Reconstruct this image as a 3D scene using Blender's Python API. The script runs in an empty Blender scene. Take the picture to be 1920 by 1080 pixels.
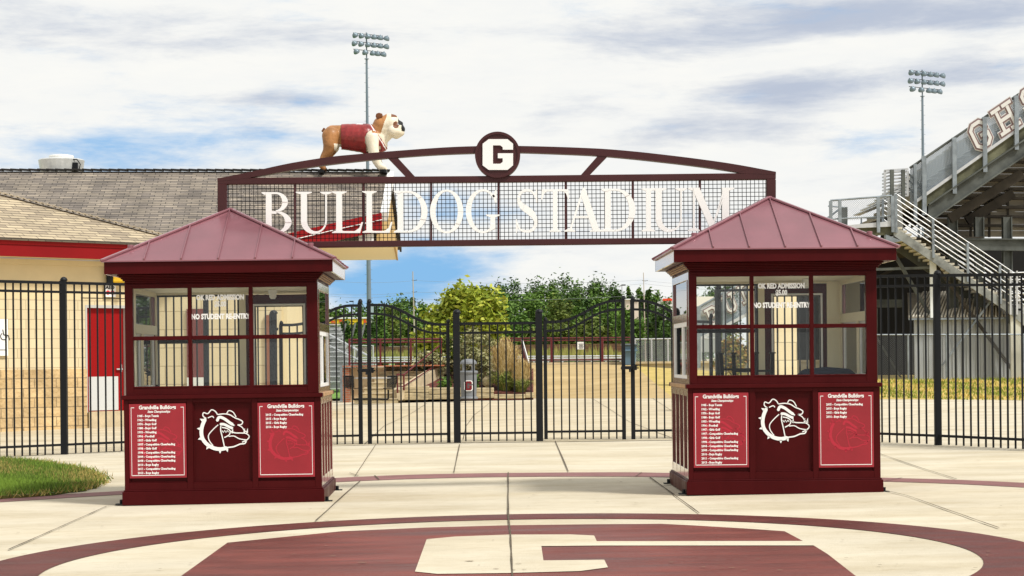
import bpy, math, random
from mathutils import Vector, Matrix
random.seed(7)
# ------------------------------------------------------------------ camera, world, sun, exposure
SC = bpy.context.scene
COL = SC.collection
W0, F, EYE, HOR, ROLL = 1920.0, 3500.0, 1.3, 672.0, 0.0095
CR, SR = math.cos(ROLL), math.sin(ROLL)
cam_d = bpy.data.cameras.new('camera')
cam_d.sensor_width = 36.0
cam_d.lens = F / W0 * 36.0
cam_d.shift_y = (HOR - 540.0) / W0
cam_d.clip_start = 0.1
cam_d.clip_end = 9000
cam = bpy.data.objects.new('camera', cam_d)
COL.objects.link(cam)
cam.matrix_world = Matrix(((CR, SR, 0, 0), (0, 0, -1, 0), (-SR, CR, 0, EYE), (0, 0, 0, 1)))
SC.camera = cam
SC.view_settings.view_transform = 'Standard'
SC.view_settings.look = 'None'
SC.view_settings.exposure = 0.38
SC.view_settings.gamma = 1
SC.render.engine = 'CYCLES'

SUN_EL, SUN_AZ = 52, 52          # azimuth measured from -Y (behind the camera) towards +X
sx = math.cos(math.radians(SUN_EL)) * math.sin(math.radians(SUN_AZ))
sy = -math.cos(math.radians(SUN_EL)) * math.cos(math.radians(SUN_AZ))
sz = math.sin(math.radians(SUN_EL))
sd = bpy.data.lights.new('sun', 'SUN')
sd.energy = 3.0
sd.angle = math.radians(9)
sd.color = (1.0, 0.965, 0.90)
sun = bpy.data.objects.new('sun', sd)
COL.objects.link(sun)
sun.rotation_euler = Vector((sx, sy, sz)).to_track_quat('Z', 'Y').to_euler()

def sky_dir(px, py):
    dx, dy = px - 960, py - HOR
    v = Vector(((dx * CR - dy * SR) / F, 1, -(dx * SR + dy * CR) / F))
    return v.normalized()

world = bpy.data.worlds.new('World')
SC.world = world
world.use_nodes = True
nt = world.node_tree
N, L = nt.nodes, nt.links
for n in list(N): N.remove(n)
def nd(t, **k):
    n = N.new(t)
    for a, b in k.items(): setattr(n, a, b)
    return n
out = nd('ShaderNodeOutputWorld'); bg = nd('ShaderNodeBackground')
sky = nd('ShaderNodeTexSky', sky_type='NISHITA', sun_disc=False)
sky.sun_elevation = math.radians(SUN_EL)
sky.sun_rotation = math.radians(180 - SUN_AZ)
sky.air_density = 1.0; sky.dust_density = 0.3; sky.ozone_density = 2.0
tc = nd('ShaderNodeTexCoord')
def vmul(src, vec):
    m = nd('ShaderNodeVectorMath', operation='MULTIPLY'); L.new(src, m.inputs[0]); m.inputs[1].default_value = vec; return m.outputs[0]
def math_(op, a, b=None, c=None, clamp=False):
    m = nd('ShaderNodeMath', operation=op); m.use_clamp = clamp
    for i, x in enumerate((a, b, c)):
        if x is None: continue
        if isinstance(x, (int, float)): m.inputs[i].default_value = x
        else: L.new(x, m.inputs[i])
    return m.outputs[0]
def noise(vec, scale, detail, rough, dist=0.0):
    n = nd('ShaderNodeTexNoise'); n.inputs['Scale'].default_value = scale; n.inputs['Detail'].default_value = detail
    n.inputs['Roughness'].default_value = rough; n.inputs['Distortion'].default_value = dist
    L.new(vec, n.inputs['Vector']); return n.outputs['Fac']
dirv = tc.outputs['Generated']
n1 = noise(vmul(dirv, (10, 10, 46)), 1.0, 10, 0.6, 0.25)
n2 = noise(vmul(dirv, (6, 6, 34)), 1.3, 10, 0.62, 0.25)
n3 = noise(vmul(dirv, (18, 18, 80)), 1.0, 9, 0.65, 0.2)
def blob(px, py, rx, ry, amp):
    c = sky_dir(px, py)
    s = nd('ShaderNodeVectorMath', operation='SUBTRACT'); L.new(dirv, s.inputs[0]); s.inputs[1].default_value = c
    m = vmul(s.outputs[0], (F / rx, 3.0, F / ry))
    l = nd('ShaderNodeVectorMath', operation='LENGTH'); L.new(m, l.inputs[0])
    mr = nd('ShaderNodeMapRange', interpolation_type='SMOOTHSTEP'); L.new(l.outputs['Value'], mr.inputs[0])
    mr.inputs[1].default_value = 0; mr.inputs[2].default_value = 1; mr.inputs[3].default_value = amp; mr.inputs[4].default_value = 0
    return mr.outputs[0]
def total(bl, base):
    acc = base
    for b in bl: acc = math_('ADD', acc, blob(*b))
    return acc
# how much open blue shows, and how grey the cloud bellies are
blue = total([(260, 265, 620, 105, .50), (60, 300, 320, 70, .25), (720, 530, 330, 95, .95), (860, 480, 260, 60, .6), (820, 400, 200, 90, .35),
              (1600, 270, 200, 70, .35), (1540, 400, 140, 60, .3), (1500, 320, 160, 50, .2), (980, 400, 200, 60, .22)], 0.0)
bluef = math_('ADD', blue, math_('ADD', math_('MULTIPLY', math_('SUBTRACT', n1, 0.5), 1.5), math_('MULTIPLY', math_('SUBTRACT', n3, 0.5), .9)))
bluem = nd('ShaderNodeMapRange', interpolation_type='SMOOTHSTEP'); L.new(bluef, bluem.inputs[0])
bluem.inputs[1].default_value = 0.10; bluem.inputs[2].default_value = 0.95
grey = total([(1250, 70, 420, 75, .45), (1700, 20, 520, 60, .75), (1480, 165, 320, 60, .55), (1820, 130, 220, 60, .45), (1250, 265, 180, 50, .5),
              (500, 185, 260, 30, .4), (150, 60, 500, 60, .1), (1400, 235, 250, 50, .3), (1880, 60, 200, 60, .3), (1060, 210, 200, 60, .2)], 0.0)
greyf = math_('ADD', grey, math_('ADD', math_('MULTIPLY', math_('SUBTRACT', n2, 0.46), 1.9), math_('MULTIPLY', math_('SUBTRACT', n3, 0.5), .8)))
greym = nd('ShaderNodeMapRange', interpolation_type='SMOOTHSTEP'); L.new(greyf, greym.inputs[0])
greym.inputs[1].default_value = 0.05; greym.inputs[2].default_value = 0.95
def mix(f, a, b):
    m = nd('ShaderNodeMix', data_type='RGBA'); L.new(f, m.inputs[0])
    for i, x in ((6, a), (7, b)):
        if isinstance(x, tuple): m.inputs[i].default_value = (*x, 1)
        else: L.new(x, m.inputs[i])
    return m.outputs[2]
warm = mix(n3, (.78, .765, .72), (.66, .68, .69))
cloud = mix(greym.outputs[0], warm, (.39, .435, .525))
skyc = vmul(sky.outputs[0], (.035, .045, .055))
half = nd('ShaderNodeMix', data_type='RGBA'); half.inputs[0].default_value = .8; L.new(skyc, half.inputs[6]); half.inputs[7].default_value = (.19, .42, .72, 1)
full = mix(bluem.outputs[0], cloud, half.outputs[2])
L.new(full, bg.inputs[0]); bg.inputs[1].default_value = 1.0
L.new(bg.outputs[0], out.inputs[0])

# ------------------------------------------------------------------ pixel <-> world helpers (points get their own real distance)
def ray(px, py):
    dx, dy = px - 960, py - HOR
    return ((dx * CR - dy * SR) / F, -(dx * SR + dy * CR) / F)
def P(px, py, Y):
    a, b = ray(px, py); return Vector((a * Y, Y, EYE + b * Y))
def GH(x): return .01 * max(-12, min(12, x))
def G(px, py, off=0.0):
    a, b = ray(px, py); Y = 20.0
    for i in range(30): Y = (GH(a * Y) - EYE) / b
    return Vector((a * Y, Y, GH(a * Y) + off))
def on_plane(px, py, p0, n):
    a, b = ray(px, py); d = Vector((a, 1, b)); o = Vector((0, 0, EYE))
    t = (p0 - o).dot(n) / d.dot(n); return o + d * t
def yz(px, py, z):        # depth at which this pixel ray reaches height z
    a, b = ray(px, py); Y = (z - EYE) / b; return Vector((a * Y, Y, z))

# ------------------------------------------------------------------ materials
def M(name, col, rough=.6, metal=0.0, var=0.0, vscale=3.0, bump=0.0, bscale=40.0, coat=0.0, spec=.3, stretch=(1, 1, 1), alpha=None, col2=None):
    m = bpy.data.materials.new(name); m.use_nodes = True
    t = m.node_tree; b = t.nodes['Principled BSDF']
    b.inputs['Base Color'].default_value = (*col, 1); b.inputs['Roughness'].default_value = rough
    b.inputs['Metallic'].default_value = metal; b.inputs['Coat Weight'].default_value = coat; b.inputs['Coat Roughness'].default_value = .12
    b.inputs['Specular IOR Level'].default_value = spec
    if var or col2 or bump:
        tcn = t.nodes.new('ShaderNodeTexCoord'); mp = t.nodes.new('ShaderNodeMapping'); mp.inputs['Scale'].default_value = stretch
        t.links.new(tcn.outputs['Object'], mp.inputs[0])
    if var or col2:
        n = t.nodes.new('ShaderNodeTexNoise'); n.inputs['Scale'].default_value = vscale; n.inputs['Detail'].default_value = 7; n.inputs['Roughness'].default_value = .62
        t.links.new(mp.outputs[0], n.inputs['Vector'])
        r = t.nodes.new('ShaderNodeMapRange'); r.inputs[1].default_value = .32; r.inputs[2].default_value = .68
        t.links.new(n.outputs['Fac'], r.inputs[0])
        x = t.nodes.new('ShaderNodeMix'); x.data_type = 'RGBA'
        c2 = col2 or tuple(min(1, c * (1 + var)) for c in col); c1 = col if col2 else tuple(c * (1 - var) for c in col)
        x.inputs[6].default_value = (*c1, 1); x.inputs[7].default_value = (*c2, 1)
        t.links.new(r.outputs[0], x.inputs[0]); t.links.new(x.outputs[2], b.inputs['Base Color'])
    if bump:
        n2_ = t.nodes.new('ShaderNodeTexNoise'); n2_.inputs['Scale'].default_value = bscale; n2_.inputs['Detail'].default_value = 4
        t.links.new(mp.outputs[0], n2_.inputs['Vector'])
        bp = t.nodes.new('ShaderNodeBump'); bp.inputs['Strength'].default_value = bump; bp.inputs['Distance'].default_value = .02
        t.links.new(n2_.outputs['Fac'], bp.inputs['Height']); t.links.new(bp.outputs[0], b.inputs['Normal'])
    return m
def weather(m, scale, amt, stretch=(1, 1, 1), lo=.40, hi=.62, dark=(.72, .68, .62), rough=.0):      # soft stains multiplied onto a material
    t = m.node_tree; b = t.nodes['Principled BSDF']; lk = b.inputs['Base Color'].links
    tcn = t.nodes.new('ShaderNodeTexCoord'); mp = t.nodes.new('ShaderNodeMapping'); mp.inputs['Scale'].default_value = stretch; t.links.new(tcn.outputs['Object'], mp.inputs[0])
    n = t.nodes.new('ShaderNodeTexNoise'); n.inputs['Scale'].default_value = scale; n.inputs['Detail'].default_value = 9; n.inputs['Roughness'].default_value = .7; t.links.new(mp.outputs[0], n.inputs['Vector'])
    r = t.nodes.new('ShaderNodeMapRange'); r.inputs[1].default_value = lo; r.inputs[2].default_value = hi; r.inputs[3].default_value = amt; r.inputs[4].default_value = 0; t.links.new(n.outputs['Fac'], r.inputs[0])
    x = t.nodes.new('ShaderNodeMix'); x.data_type = 'RGBA'; x.blend_type = 'MULTIPLY'; x.inputs[7].default_value = (*dark, 1); t.links.new(r.outputs[0], x.inputs[0])
    if lk: t.links.new(lk[0].from_socket, x.inputs[6])
    else: x.inputs[6].default_value = b.inputs['Base Color'].default_value
    t.links.new(x.outputs[2], b.inputs['Base Color'])
    if rough:
        q = t.nodes.new('ShaderNodeMapRange'); q.inputs[1].default_value = .35; q.inputs[2].default_value = .65; q.inputs[3].default_value = b.inputs['Roughness'].default_value - rough; q.inputs[4].default_value = b.inputs['Roughness'].default_value + rough; t.links.new(n.outputs['Fac'], q.inputs[0]); t.links.new(q.outputs[0], b.inputs['Roughness'])
    return m
def Mbrick(name, c1, c2, mortar, w, h, ms, rough=.85, offset=.5, bump=.4, fine=0.0, fbump=0.0, var=.25, bias=0.0, shadow_line=0.0):
    m = bpy.data.materials.new(name); m.use_nodes = True
    t = m.node_tree; b = t.nodes['Principled BSDF']; b.inputs['Roughness'].default_value = rough
    uv = t.nodes.new('ShaderNodeTexCoord')
    br = t.nodes.new('ShaderNodeTexBrick'); br.offset = offset
    br.inputs['Color1'].default_value = (*c1, 1); br.inputs['Color2'].default_value = (*c2, 1); br.inputs['Mortar'].default_value = (*mortar, 1)
    br.inputs['Scale'].default_value = 1; br.inputs['Mortar Size'].default_value = ms; br.inputs['Brick Width'].default_value = w
    br.inputs['Row Height'].default_value = h; br.inputs['Mortar Smooth'].default_value = .1; br.inputs['Bias'].default_value = bias
    t.links.new(uv.outputs['UV'], br.inputs['Vector'])
    n = t.nodes.new('ShaderNodeTexNoise'); n.inputs['Scale'].default_value = 1.3; n.inputs['Detail'].default_value = 8
    t.links.new(uv.outputs['UV'], n.inputs['Vector'])
    r = t.nodes.new('ShaderNodeMapRange'); r.inputs[1].default_value = .3; r.inputs[2].default_value = .7; r.inputs[3].default_value = 1 - var; r.inputs[4].default_value = 1 + var
    t.links.new(n.outputs['Fac'], r.inputs[0])
    mu = t.nodes.new('ShaderNodeVectorMath'); mu.operation = 'SCALE'
    csrc = br.outputs['Color']
    if shadow_line:      # shadow along the butt edge of every course, painted into the colour, wavy
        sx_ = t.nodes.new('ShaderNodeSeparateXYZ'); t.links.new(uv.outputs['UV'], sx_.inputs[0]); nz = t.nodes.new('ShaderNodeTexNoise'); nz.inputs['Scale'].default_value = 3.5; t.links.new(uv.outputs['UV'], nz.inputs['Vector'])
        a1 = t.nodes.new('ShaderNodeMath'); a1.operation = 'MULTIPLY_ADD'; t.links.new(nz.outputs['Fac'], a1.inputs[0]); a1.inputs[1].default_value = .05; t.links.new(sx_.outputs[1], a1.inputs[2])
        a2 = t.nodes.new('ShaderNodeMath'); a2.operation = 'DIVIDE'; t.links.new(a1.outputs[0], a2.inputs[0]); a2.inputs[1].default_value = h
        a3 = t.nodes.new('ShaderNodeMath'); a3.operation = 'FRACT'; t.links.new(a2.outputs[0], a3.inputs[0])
        a4 = t.nodes.new('ShaderNodeMapRange'); t.links.new(a3.outputs[0], a4.inputs[0]); a4.inputs[1].default_value = shadow_line; a4.inputs[2].default_value = shadow_line + .12; a4.inputs[3].default_value = .30; a4.inputs[4].default_value = 1.12
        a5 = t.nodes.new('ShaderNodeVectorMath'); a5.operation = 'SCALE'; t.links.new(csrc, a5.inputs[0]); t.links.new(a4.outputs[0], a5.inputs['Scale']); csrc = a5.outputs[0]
    t.links.new(csrc, mu.inputs[0]); t.links.new(r.outputs[0], mu.inputs['Scale']); t.links.new(mu.outputs[0], b.inputs['Base Color'])
    nb = t.nodes.new('ShaderNodeTexNoise'); nb.inputs['Scale'].default_value = max(fine, 1); nb.inputs['Detail'].default_value = 5
    t.links.new(uv.outputs['UV'], nb.inputs['Vector'])
    ma = t.nodes.new('ShaderNodeMath'); ma.operation = 'MULTIPLY'; t.links.new(nb.outputs['Fac'], ma.inputs[0]); ma.inputs[1].default_value = fbump
    mb = t.nodes.new('ShaderNodeMath'); mb.operation = 'SUBTRACT'; t.links.new(ma.outputs[0], mb.inputs[0]); t.links.new(br.outputs['Fac'], mb.inputs[1])
    bp = t.nodes.new('ShaderNodeBump'); bp.inputs['Strength'].default_value = bump; bp.inputs['Distance'].default_value = .03
    t.links.new(mb.outputs[0], bp.inputs['Height']); t.links.new(bp.outputs[0], b.inputs['Normal'])
    return m
def Mglass(name, tint=(.98, .99, .985), refl=1.0):
    m = bpy.data.materials.new(name); m.use_nodes = True; t = m.node_tree
    for n in list(t.nodes): t.nodes.remove(n)
    o = t.nodes.new('ShaderNodeOutputMaterial'); g = t.nodes.new('ShaderNodeBsdfGlossy'); g.inputs['Roughness'].default_value = .01
    tr = t.nodes.new('ShaderNodeBsdfTransparent'); tr.inputs[0].default_value = (*tint, 1)
    fr = t.nodes.new('ShaderNodeFresnel'); fr.inputs[0].default_value = 1.5
    mm = t.nodes.new('ShaderNodeMath'); mm.operation = 'MULTIPLY'; mm.inputs[1].default_value = refl; mm.use_clamp = True
    x = t.nodes.new('ShaderNodeMixShader')
    t.links.new(fr.outputs[0], mm.inputs[0]); t.links.new(mm.outputs[0], x.inputs[0]); t.links.new(tr.outputs[0], x.inputs[1]); t.links.new(g.outputs[0], x.inputs[2]); t.links.new(x.outputs[0], o.inputs[0])
    return m

# ------------------------------------------------------------------ mesh builder
def new_obj(name, me, parent=None):
    o = bpy.data.objects.new(name, me); COL.objects.link(o)
    if parent is not None: o.parent = parent
    return o
def origin(o):
    v = Vector((0, 0, 0))
    while o is not None: v += Vector(o.location); o = o.parent
    return v
class MB:
    def __init__(s): s.v = []; s.f = []; s.fm = []; s.uv = {}; s.cur = 0
    def face(s, idx, uv=None):
        s.f.append(tuple(idx)); s.fm.append(s.cur)
        if uv: s.uv[len(s.f) - 1] = uv
    def poly(s, pts, uv=None):
        i = len(s.v); s.v += [Vector(p) for p in pts]; s.face(range(i, i + len(pts)), uv)
    def box(s, c, d, rot=None):
        x, y, z = d[0] / 2, d[1] / 2, d[2] / 2; i = len(s.v); c = Vector(c)
        for a in (-1, 1):
            for b in (-1, 1):
                for e in (-1, 1):
                    p = Vector((a * x, b * y, e * z)); p = rot @ p if rot else p; s.v.append(p + c)
        for q in ((0, 1, 3, 2), (4, 6, 7, 5), (0, 4, 5, 1), (2, 3, 7, 6), (0, 2, 6, 4), (1, 5, 7, 3)): s.face([i + k for k in q])
        return s
    def bx(s, x0, x1, y0, y1, z0, z1): return s.box(((x0 + x1) / 2, (y0 + y1) / 2, (z0 + z1) / 2), (abs(x1 - x0), abs(y1 - y0), abs(z1 - z0)))
    def beam(s, a, b, w, h, up=Vector((0, 0, 1))):
        a, b = Vector(a), Vector(b); d = (b - a); l = d.length; d.normalize()
        r = d.cross(up)
        if r.length < 1e-4: r = d.cross(Vector((0, 1, 0)))
        r.normalize(); u = r.cross(d); m = Matrix((r, d, u)).transposed()
        return s.box((a + b) / 2, (w, l, h), m)
    def tube(s, a, b, r, n=8, r2=None, caps=True):
        a, b = Vector(a), Vector(b); d = (b - a).normalized(); q = d.to_track_quat('Z', 'Y'); r2 = r if r2 is None else r2; i = len(s.v)
        for k in range(n):
            t = 2 * math.pi * k / n; s.v.append(a + q @ Vector((r * math.cos(t), r * math.sin(t), 0)))
        for k in range(n):
            t = 2 * math.pi * k / n; s.v.append(b + q @ Vector((r2 * math.cos(t), r2 * math.sin(t), 0)))
        for k in range(n): s.face((i + k, i + (k + 1) % n, i + n + (k + 1) % n, i + n + k))
        if caps: s.face([i + k for k in range(n)][::-1]); s.face([i + n + k for k in range(n)])
        return s
    def path(s, pts, r, n=6):
        for a, b in zip(pts, pts[1:]): s.tube(a, b, r, n)
        return s
    def extrude(s, pts, off):       # closed prism from a 3D polygon and an offset vector
        n = len(pts); i = len(s.v); off = Vector(off); s.v += [Vector(p) for p in pts] + [Vector(p) + off for p in pts]
        s.face(range(i, i + n)); s.face([i + n + k for k in range(n)][::-1])
        for k in range(n): s.face((i + k, i + n + k, i + n + (k + 1) % n, i + (k + 1) % n))
        return s
    def lathe(s, c, prof, n=24, ax=Matrix.Identity(3)):
        i = len(s.v); c = Vector(c)
        for r, z in prof:
            for k in range(n):
                t = 2 * math.pi * k / n; s.v.append(c + ax @ Vector((r * math.cos(t), r * math.sin(t), z)))
        for j in range(len(prof) - 1):
            for k in range(n): s.face((i + j * n + k, i + j * n + (k + 1) % n, i + (j + 1) * n + (k + 1) % n, i + (j + 1) * n + k))
        s.face([i + k for k in range(n)][::-1]); s.face([i + (len(prof) - 1) * n + k for k in range(n)])
        return s
    def uvplane(s, o, u, v):        # planar uv in metres for every face
        for k, f in enumerate(s.f): s.uv[k] = [((s.v[j] - o).dot(u), (s.v[j] - o).dot(v)) for j in f]
        return s
    def build(s, name, mat, parent=None, world=False, smooth=False, bevel=0.0):
        vs = s.v
        if world and parent is not None:
            o_ = origin(parent); vs = [p - o_ for p in vs]
        me = bpy.data.meshes.new(name); me.from_pydata([tuple(p) for p in vs], [], s.f)
        for m in (mat if isinstance(mat, (list, tuple)) else [mat]): me.materials.append(m)
        if any(s.fm):
            for p, k in zip(me.polygons, s.fm): p.material_index = k
        if s.uv:
            ul = me.uv_layers.new(name='UVMap')
            for k, c in s.uv.items():
                for li, q in zip(me.polygons[k].loop_indices, c): ul.data[li].uv = q
        if smooth:
            for p in me.polygons: p.use_smooth = True
        me.update(); o = new_obj(name, me, parent)
        if bevel:
            b = o.modifiers.new('bevel', 'BEVEL'); b.width = bevel; b.segments = 1; b.limit_method = 'ANGLE'
        return o
def tag(o, label=None, cat=None, group=None, kind=None):
    for k, v in (('label', label), ('category', cat), ('group', group), ('kind', kind)):
        if v: o[k] = v
    return o
def thing(name, label, cat, loc=(0, 0, 0), group=None):
    o = bpy.data.objects.new(name, None); COL.objects.link(o); o.location = loc; o.empty_display_size = .2
    return tag(o, label, cat, group)
def copy_tree(o, parent=None):
    c = o.copy(); COL.objects.link(c)
    if parent is not None: c.parent = parent
    for ch in [x for x in bpy.data.objects if x.parent == o]: copy_tree(ch, c)
    return c
def text_mb(mb, s, size, place, align='CENTER', depth=.004, bold=0.0, res=2, sxy=(1, 1), shear=0.0):
    cu = bpy.data.curves.new('t', 'FONT'); cu.body = s; cu.size = size; cu.align_x = align; cu.resolution_u = res; cu.offset = bold; cu.extrude = depth / 2; cu.shear = shear
    o = bpy.data.objects.new('t', cu); COL.objects.link(o); bpy.context.view_layer.update()
    me = bpy.data.meshes.new_from_object(o.evaluated_get(bpy.context.evaluated_depsgraph_get()))
    i = len(mb.v)
    for v in me.vertices: mb.v.append(place(v.co.x * sxy[0], v.co.y * sxy[1], v.co.z))
    for p in me.polygons: mb.face([i + k for k in p.vertices])
    bpy.data.objects.remove(o); bpy.data.curves.remove(cu); bpy.data.meshes.remove(me)

def ribbon2(pts, w):       # flat 2D stroke outline, w per point or constant
    n = len(pts); ws = w if isinstance(w, (list, tuple)) else [w] * n; Lf, R = [], []
    for k in range(n):
        a = pts[max(0, k - 1)]; b = pts[min(n - 1, k + 1)]
        dx, dy = b[0] - a[0], b[1] - a[1]; l = math.hypot(dx, dy) or 1; nx, ny = -dy / l, dx / l
        Lf.append((pts[k][0] + nx * ws[k] / 2, pts[k][1] + ny * ws[k] / 2)); R.append((pts[k][0] - nx * ws[k] / 2, pts[k][1] - ny * ws[k] / 2))
    return Lf, R
def stroke(mb, pts, w, place, depth):
    Lf, R = ribbon2(pts, w); d0, d1 = 0, depth
    for k in range(len(pts) - 1):
        q = [Lf[k], Lf[k + 1], R[k + 1], R[k]]
        i = len(mb.v); mb.v += [place(x, y, d0) for x, y in q] + [place(x, y, d1) for x, y in q]
        mb.face((i, i + 3, i + 2, i + 1)); mb.face((i + 4, i + 5, i + 6, i + 7)); mb.face((i, i + 1, i + 5, i + 4)); mb.face((i + 2, i + 3, i + 7, i + 6))
        if k == 0: mb.face((i, i + 4, i + 7, i + 3))
        if k == len(pts) - 2: mb.face((i + 1, i + 2, i + 6, i + 5))
def smooth_pts(pts, n=6):      # Catmull-Rom
    r = []
    for k in range(len(pts) - 1):
        p0 = pts[max(0, k - 1)]; p1 = pts[k]; p2 = pts[k + 1]; p3 = pts[min(len(pts) - 1, k + 2)]
        for j in range(n):
            t = j / n
            r.append(tuple(.5 * ((2 * b) + (-a + c) * t + (2 * a - 5 * b + 4 * c - d) * t * t + (-a + 3 * b - 3 * c + d) * t ** 3) for a, b, c, d in zip(p0, p1, p2, p3)))
    r.append(tuple(pts[-1])); return r

# palette
concrete = M('concrete', (.565, .51, .40), .92, spec=.06, var=.09, vscale=.6, bump=.25, bscale=60, col2=None)
concrete_far = M('concrete_far', (.53, .465, .345), .92, spec=.06, var=.12, vscale=.6, bump=.2, bscale=50)
ramp_m = M('ramp_concrete', (.46, .345, .18), .92, spec=.06, var=.14, vscale=.5, bump=.2, bscale=40)
stain = M('maroon_stained_concrete', (.175, .048, .038), .5, spec=.15, var=.30, vscale=1.6, bump=.25, bscale=50, stretch=(.5, 1.6, 1))
stain_dark = M('maroon_band_concrete', (.125, .034, .028), .55, spec=.15, var=.22, vscale=2.5, bump=.25, bscale=50)
stain_light = M('maroon_faded_concrete', (.22, .10, .095), .6, spec=.15, var=.15, vscale=2.5, bump=.2, bscale=50)
joint_m = M('joint', (.10, .08, .055), .95, var=.4, vscale=8)
maroon = M('maroon_paint', (.056, .0035, .0045), .42, spec=.085, var=.10, vscale=2.0, bump=.02, bscale=9)
maroon_roof = M('maroon_roof_metal', (.28, .115, .138), .40, metal=.45, coat=.35, var=.08, vscale=1.2)
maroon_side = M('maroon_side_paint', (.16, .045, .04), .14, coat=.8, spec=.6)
sign_m = M('sign_steel_paint', (.052, .012, .014), .45, var=.12, vscale=1.5)
white_p = M('white_paint', (.80, .80, .79), .45)
cream_p = M('cream_paint', (.80, .74, .54), .5)
poster_m = M('poster_red', (.27, .018, .028), .4, var=.12, vscale=2)
poster_gh = M('poster_ghost', (.40, .02, .04), .4)
black_p = M('black_powdercoat', (.009, .010, .012), .5, spec=.18)
for m_ in (concrete, concrete_far, ramp_m): weather(m_, 1.1, .85, (.35, 1, 1), .36, .58, (.80, .76, .68)); weather(m_, 7.0, .5, (1, 2, 1), .30, .46, (.70, .66, .60))
for m_ in (stain, stain_dark): weather(m_, 2.2, .9, (.3, 1.4, 1), .38, .60, (.62, .60, .60), .12)
weather(maroon, 3.0, .6, (1, 1, .35), .36, .6, (.70, .66, .66), .12); weather(maroon_roof, 2.5, .5, (1, 1, 1), .36, .6, (.78, .74, .74), .08); weather(sign_m, 2.0, .5, (1, 1, .4))
glass = Mglass('window_glass', refl=.45)
glass_side = Mglass('window_glass_side', refl=1.4)
wood_m = M('tan_trim', (.42, .25, .12), .55, var=.2, vscale=6)
shingle = Mbrick('shingles', (.25, .21, .165), (.135, .115, .10), (.06, .052, .045), .30, .135, .009, shadow_line=.2, offset=.37, bump=.6, fine=30, fbump=.3, var=.3)
shingle_lt = Mbrick('shingles_light', (.44, .36, .24), (.25, .20, .14), (.14, .11, .08), .38, .16, .009, shadow_line=.14, offset=.37, bump=.6, fine=30, fbump=.3, var=.18)
cap_m = M('ridge_cap', (.42, .35, .25), .9, var=.3, vscale=5)
stucco = M('cream_stucco', (.66, .54, .33), .85, var=.05, vscale=2)
block_sm = Mbrick('painted_block', (.66, .56, .36), (.60, .50, .32), (.42, .34, .21), .40, .20, .008, bump=.25, fine=20, fbump=.1, var=.05)
block_rock = Mbrick('split_face_block', (.58, .42, .22), (.50, .35, .17), (.28, .20, .11), .50, .20, .008, bump=.9, fine=9, fbump=1.6, var=.28)
red_fascia = M('red_fascia', (.21, .006, .008), .5, spec=.12, var=.08, vscale=.8)
red_door = M('red_door', (.27, .005, .006), .5, spec=.12)
steel = M('galvanised_steel', (.22, .25, .275), .45, metal=.3, var=.35, vscale=2.5)
steel_dk = M('weathered_steel', (.085, .092, .085), .6, metal=.3, var=.45, vscale=1.2)
steel_blue = M('blue_grey_pole', (.17, .215, .26), .5, metal=.3, var=.12, vscale=.3)
alu = M('bright_aluminium', (.52, .53, .545), .35, metal=.35, var=.1, vscale=4)
alu_tread = M('stair_tread', (.66, .61, .50), .6, var=.25, vscale=3)
plank = M('seat_underside', (.30, .25, .17), .7, var=.3, vscale=2.2, stretch=(.3, 1, 3))
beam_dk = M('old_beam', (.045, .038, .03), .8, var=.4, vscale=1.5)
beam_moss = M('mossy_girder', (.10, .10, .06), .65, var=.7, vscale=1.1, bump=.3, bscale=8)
dark_m = M('near_black', (.012, .012, .013), .9)
brick_or = Mbrick('orange_brick', (.40, .13, .06), (.30, .09, .04), (.30, .25, .2), .2, .075, .008)
timber = M('landscape_timber', (.44, .36, .22), .9, var=.4, vscale=3, stretch=(1, 1, 6), bump=.4, bscale=30)
stone_tan = M('tan_stone', (.50, .41, .27), .85, var=.2, vscale=3)
mulch = M('mulch', (.12, .04, .03), .95, var=.5, vscale=12, bump=.6, bscale=30)
rail_red = M('maroon_railing', (.11, .014, .018), .4)
blk_wire = M('black_wire', (.012, .012, .012), .4)
grey_pl = M('grey_plastic', (.17, .18, .195), .5, var=.08)
blue_pl = M('blue_grey_plastic', (.11, .19, .27), .5)

# ================================================================== SETTING: ground, bands, paths
g = MB()
for x0, x1 in ((-3000, -12), (-12, 12), (12, 3000)):
    g.poly([(x0, -60, GH(x0)), (x1, -60, GH(x1)), (x1, 3000, GH(x1)), (x0, 3000, GH(x0))])
tag(g.build('ground', concrete), kind='structure')
def on_ground(pts, off): return [Vector((x, y, GH(x) + off)) for x, y in pts]
def annulus(cx, cy, r0, r1, off, n=160, a0=0, a1=360):
    m = MB()
    for k in range(n):
        a, b = math.radians(a0 + (a1 - a0) * k / n), math.radians(a0 + (a1 - a0) * (k + 1) / n)
        m.poly(on_ground([(cx + r0 * math.cos(a), cy + r0 * math.sin(a)), (cx + r1 * math.cos(a), cy + r1 * math.sin(a)), (cx + r1 * math.cos(b), cy + r1 * math.sin(b)), (cx + r0 * math.cos(b), cy + r0 * math.sin(b))], off))
    return m
tag(annulus(-.027, 12.06, 2.969, 3.474, .004).build('paved_ring', stain_dark), kind='structure')
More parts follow.
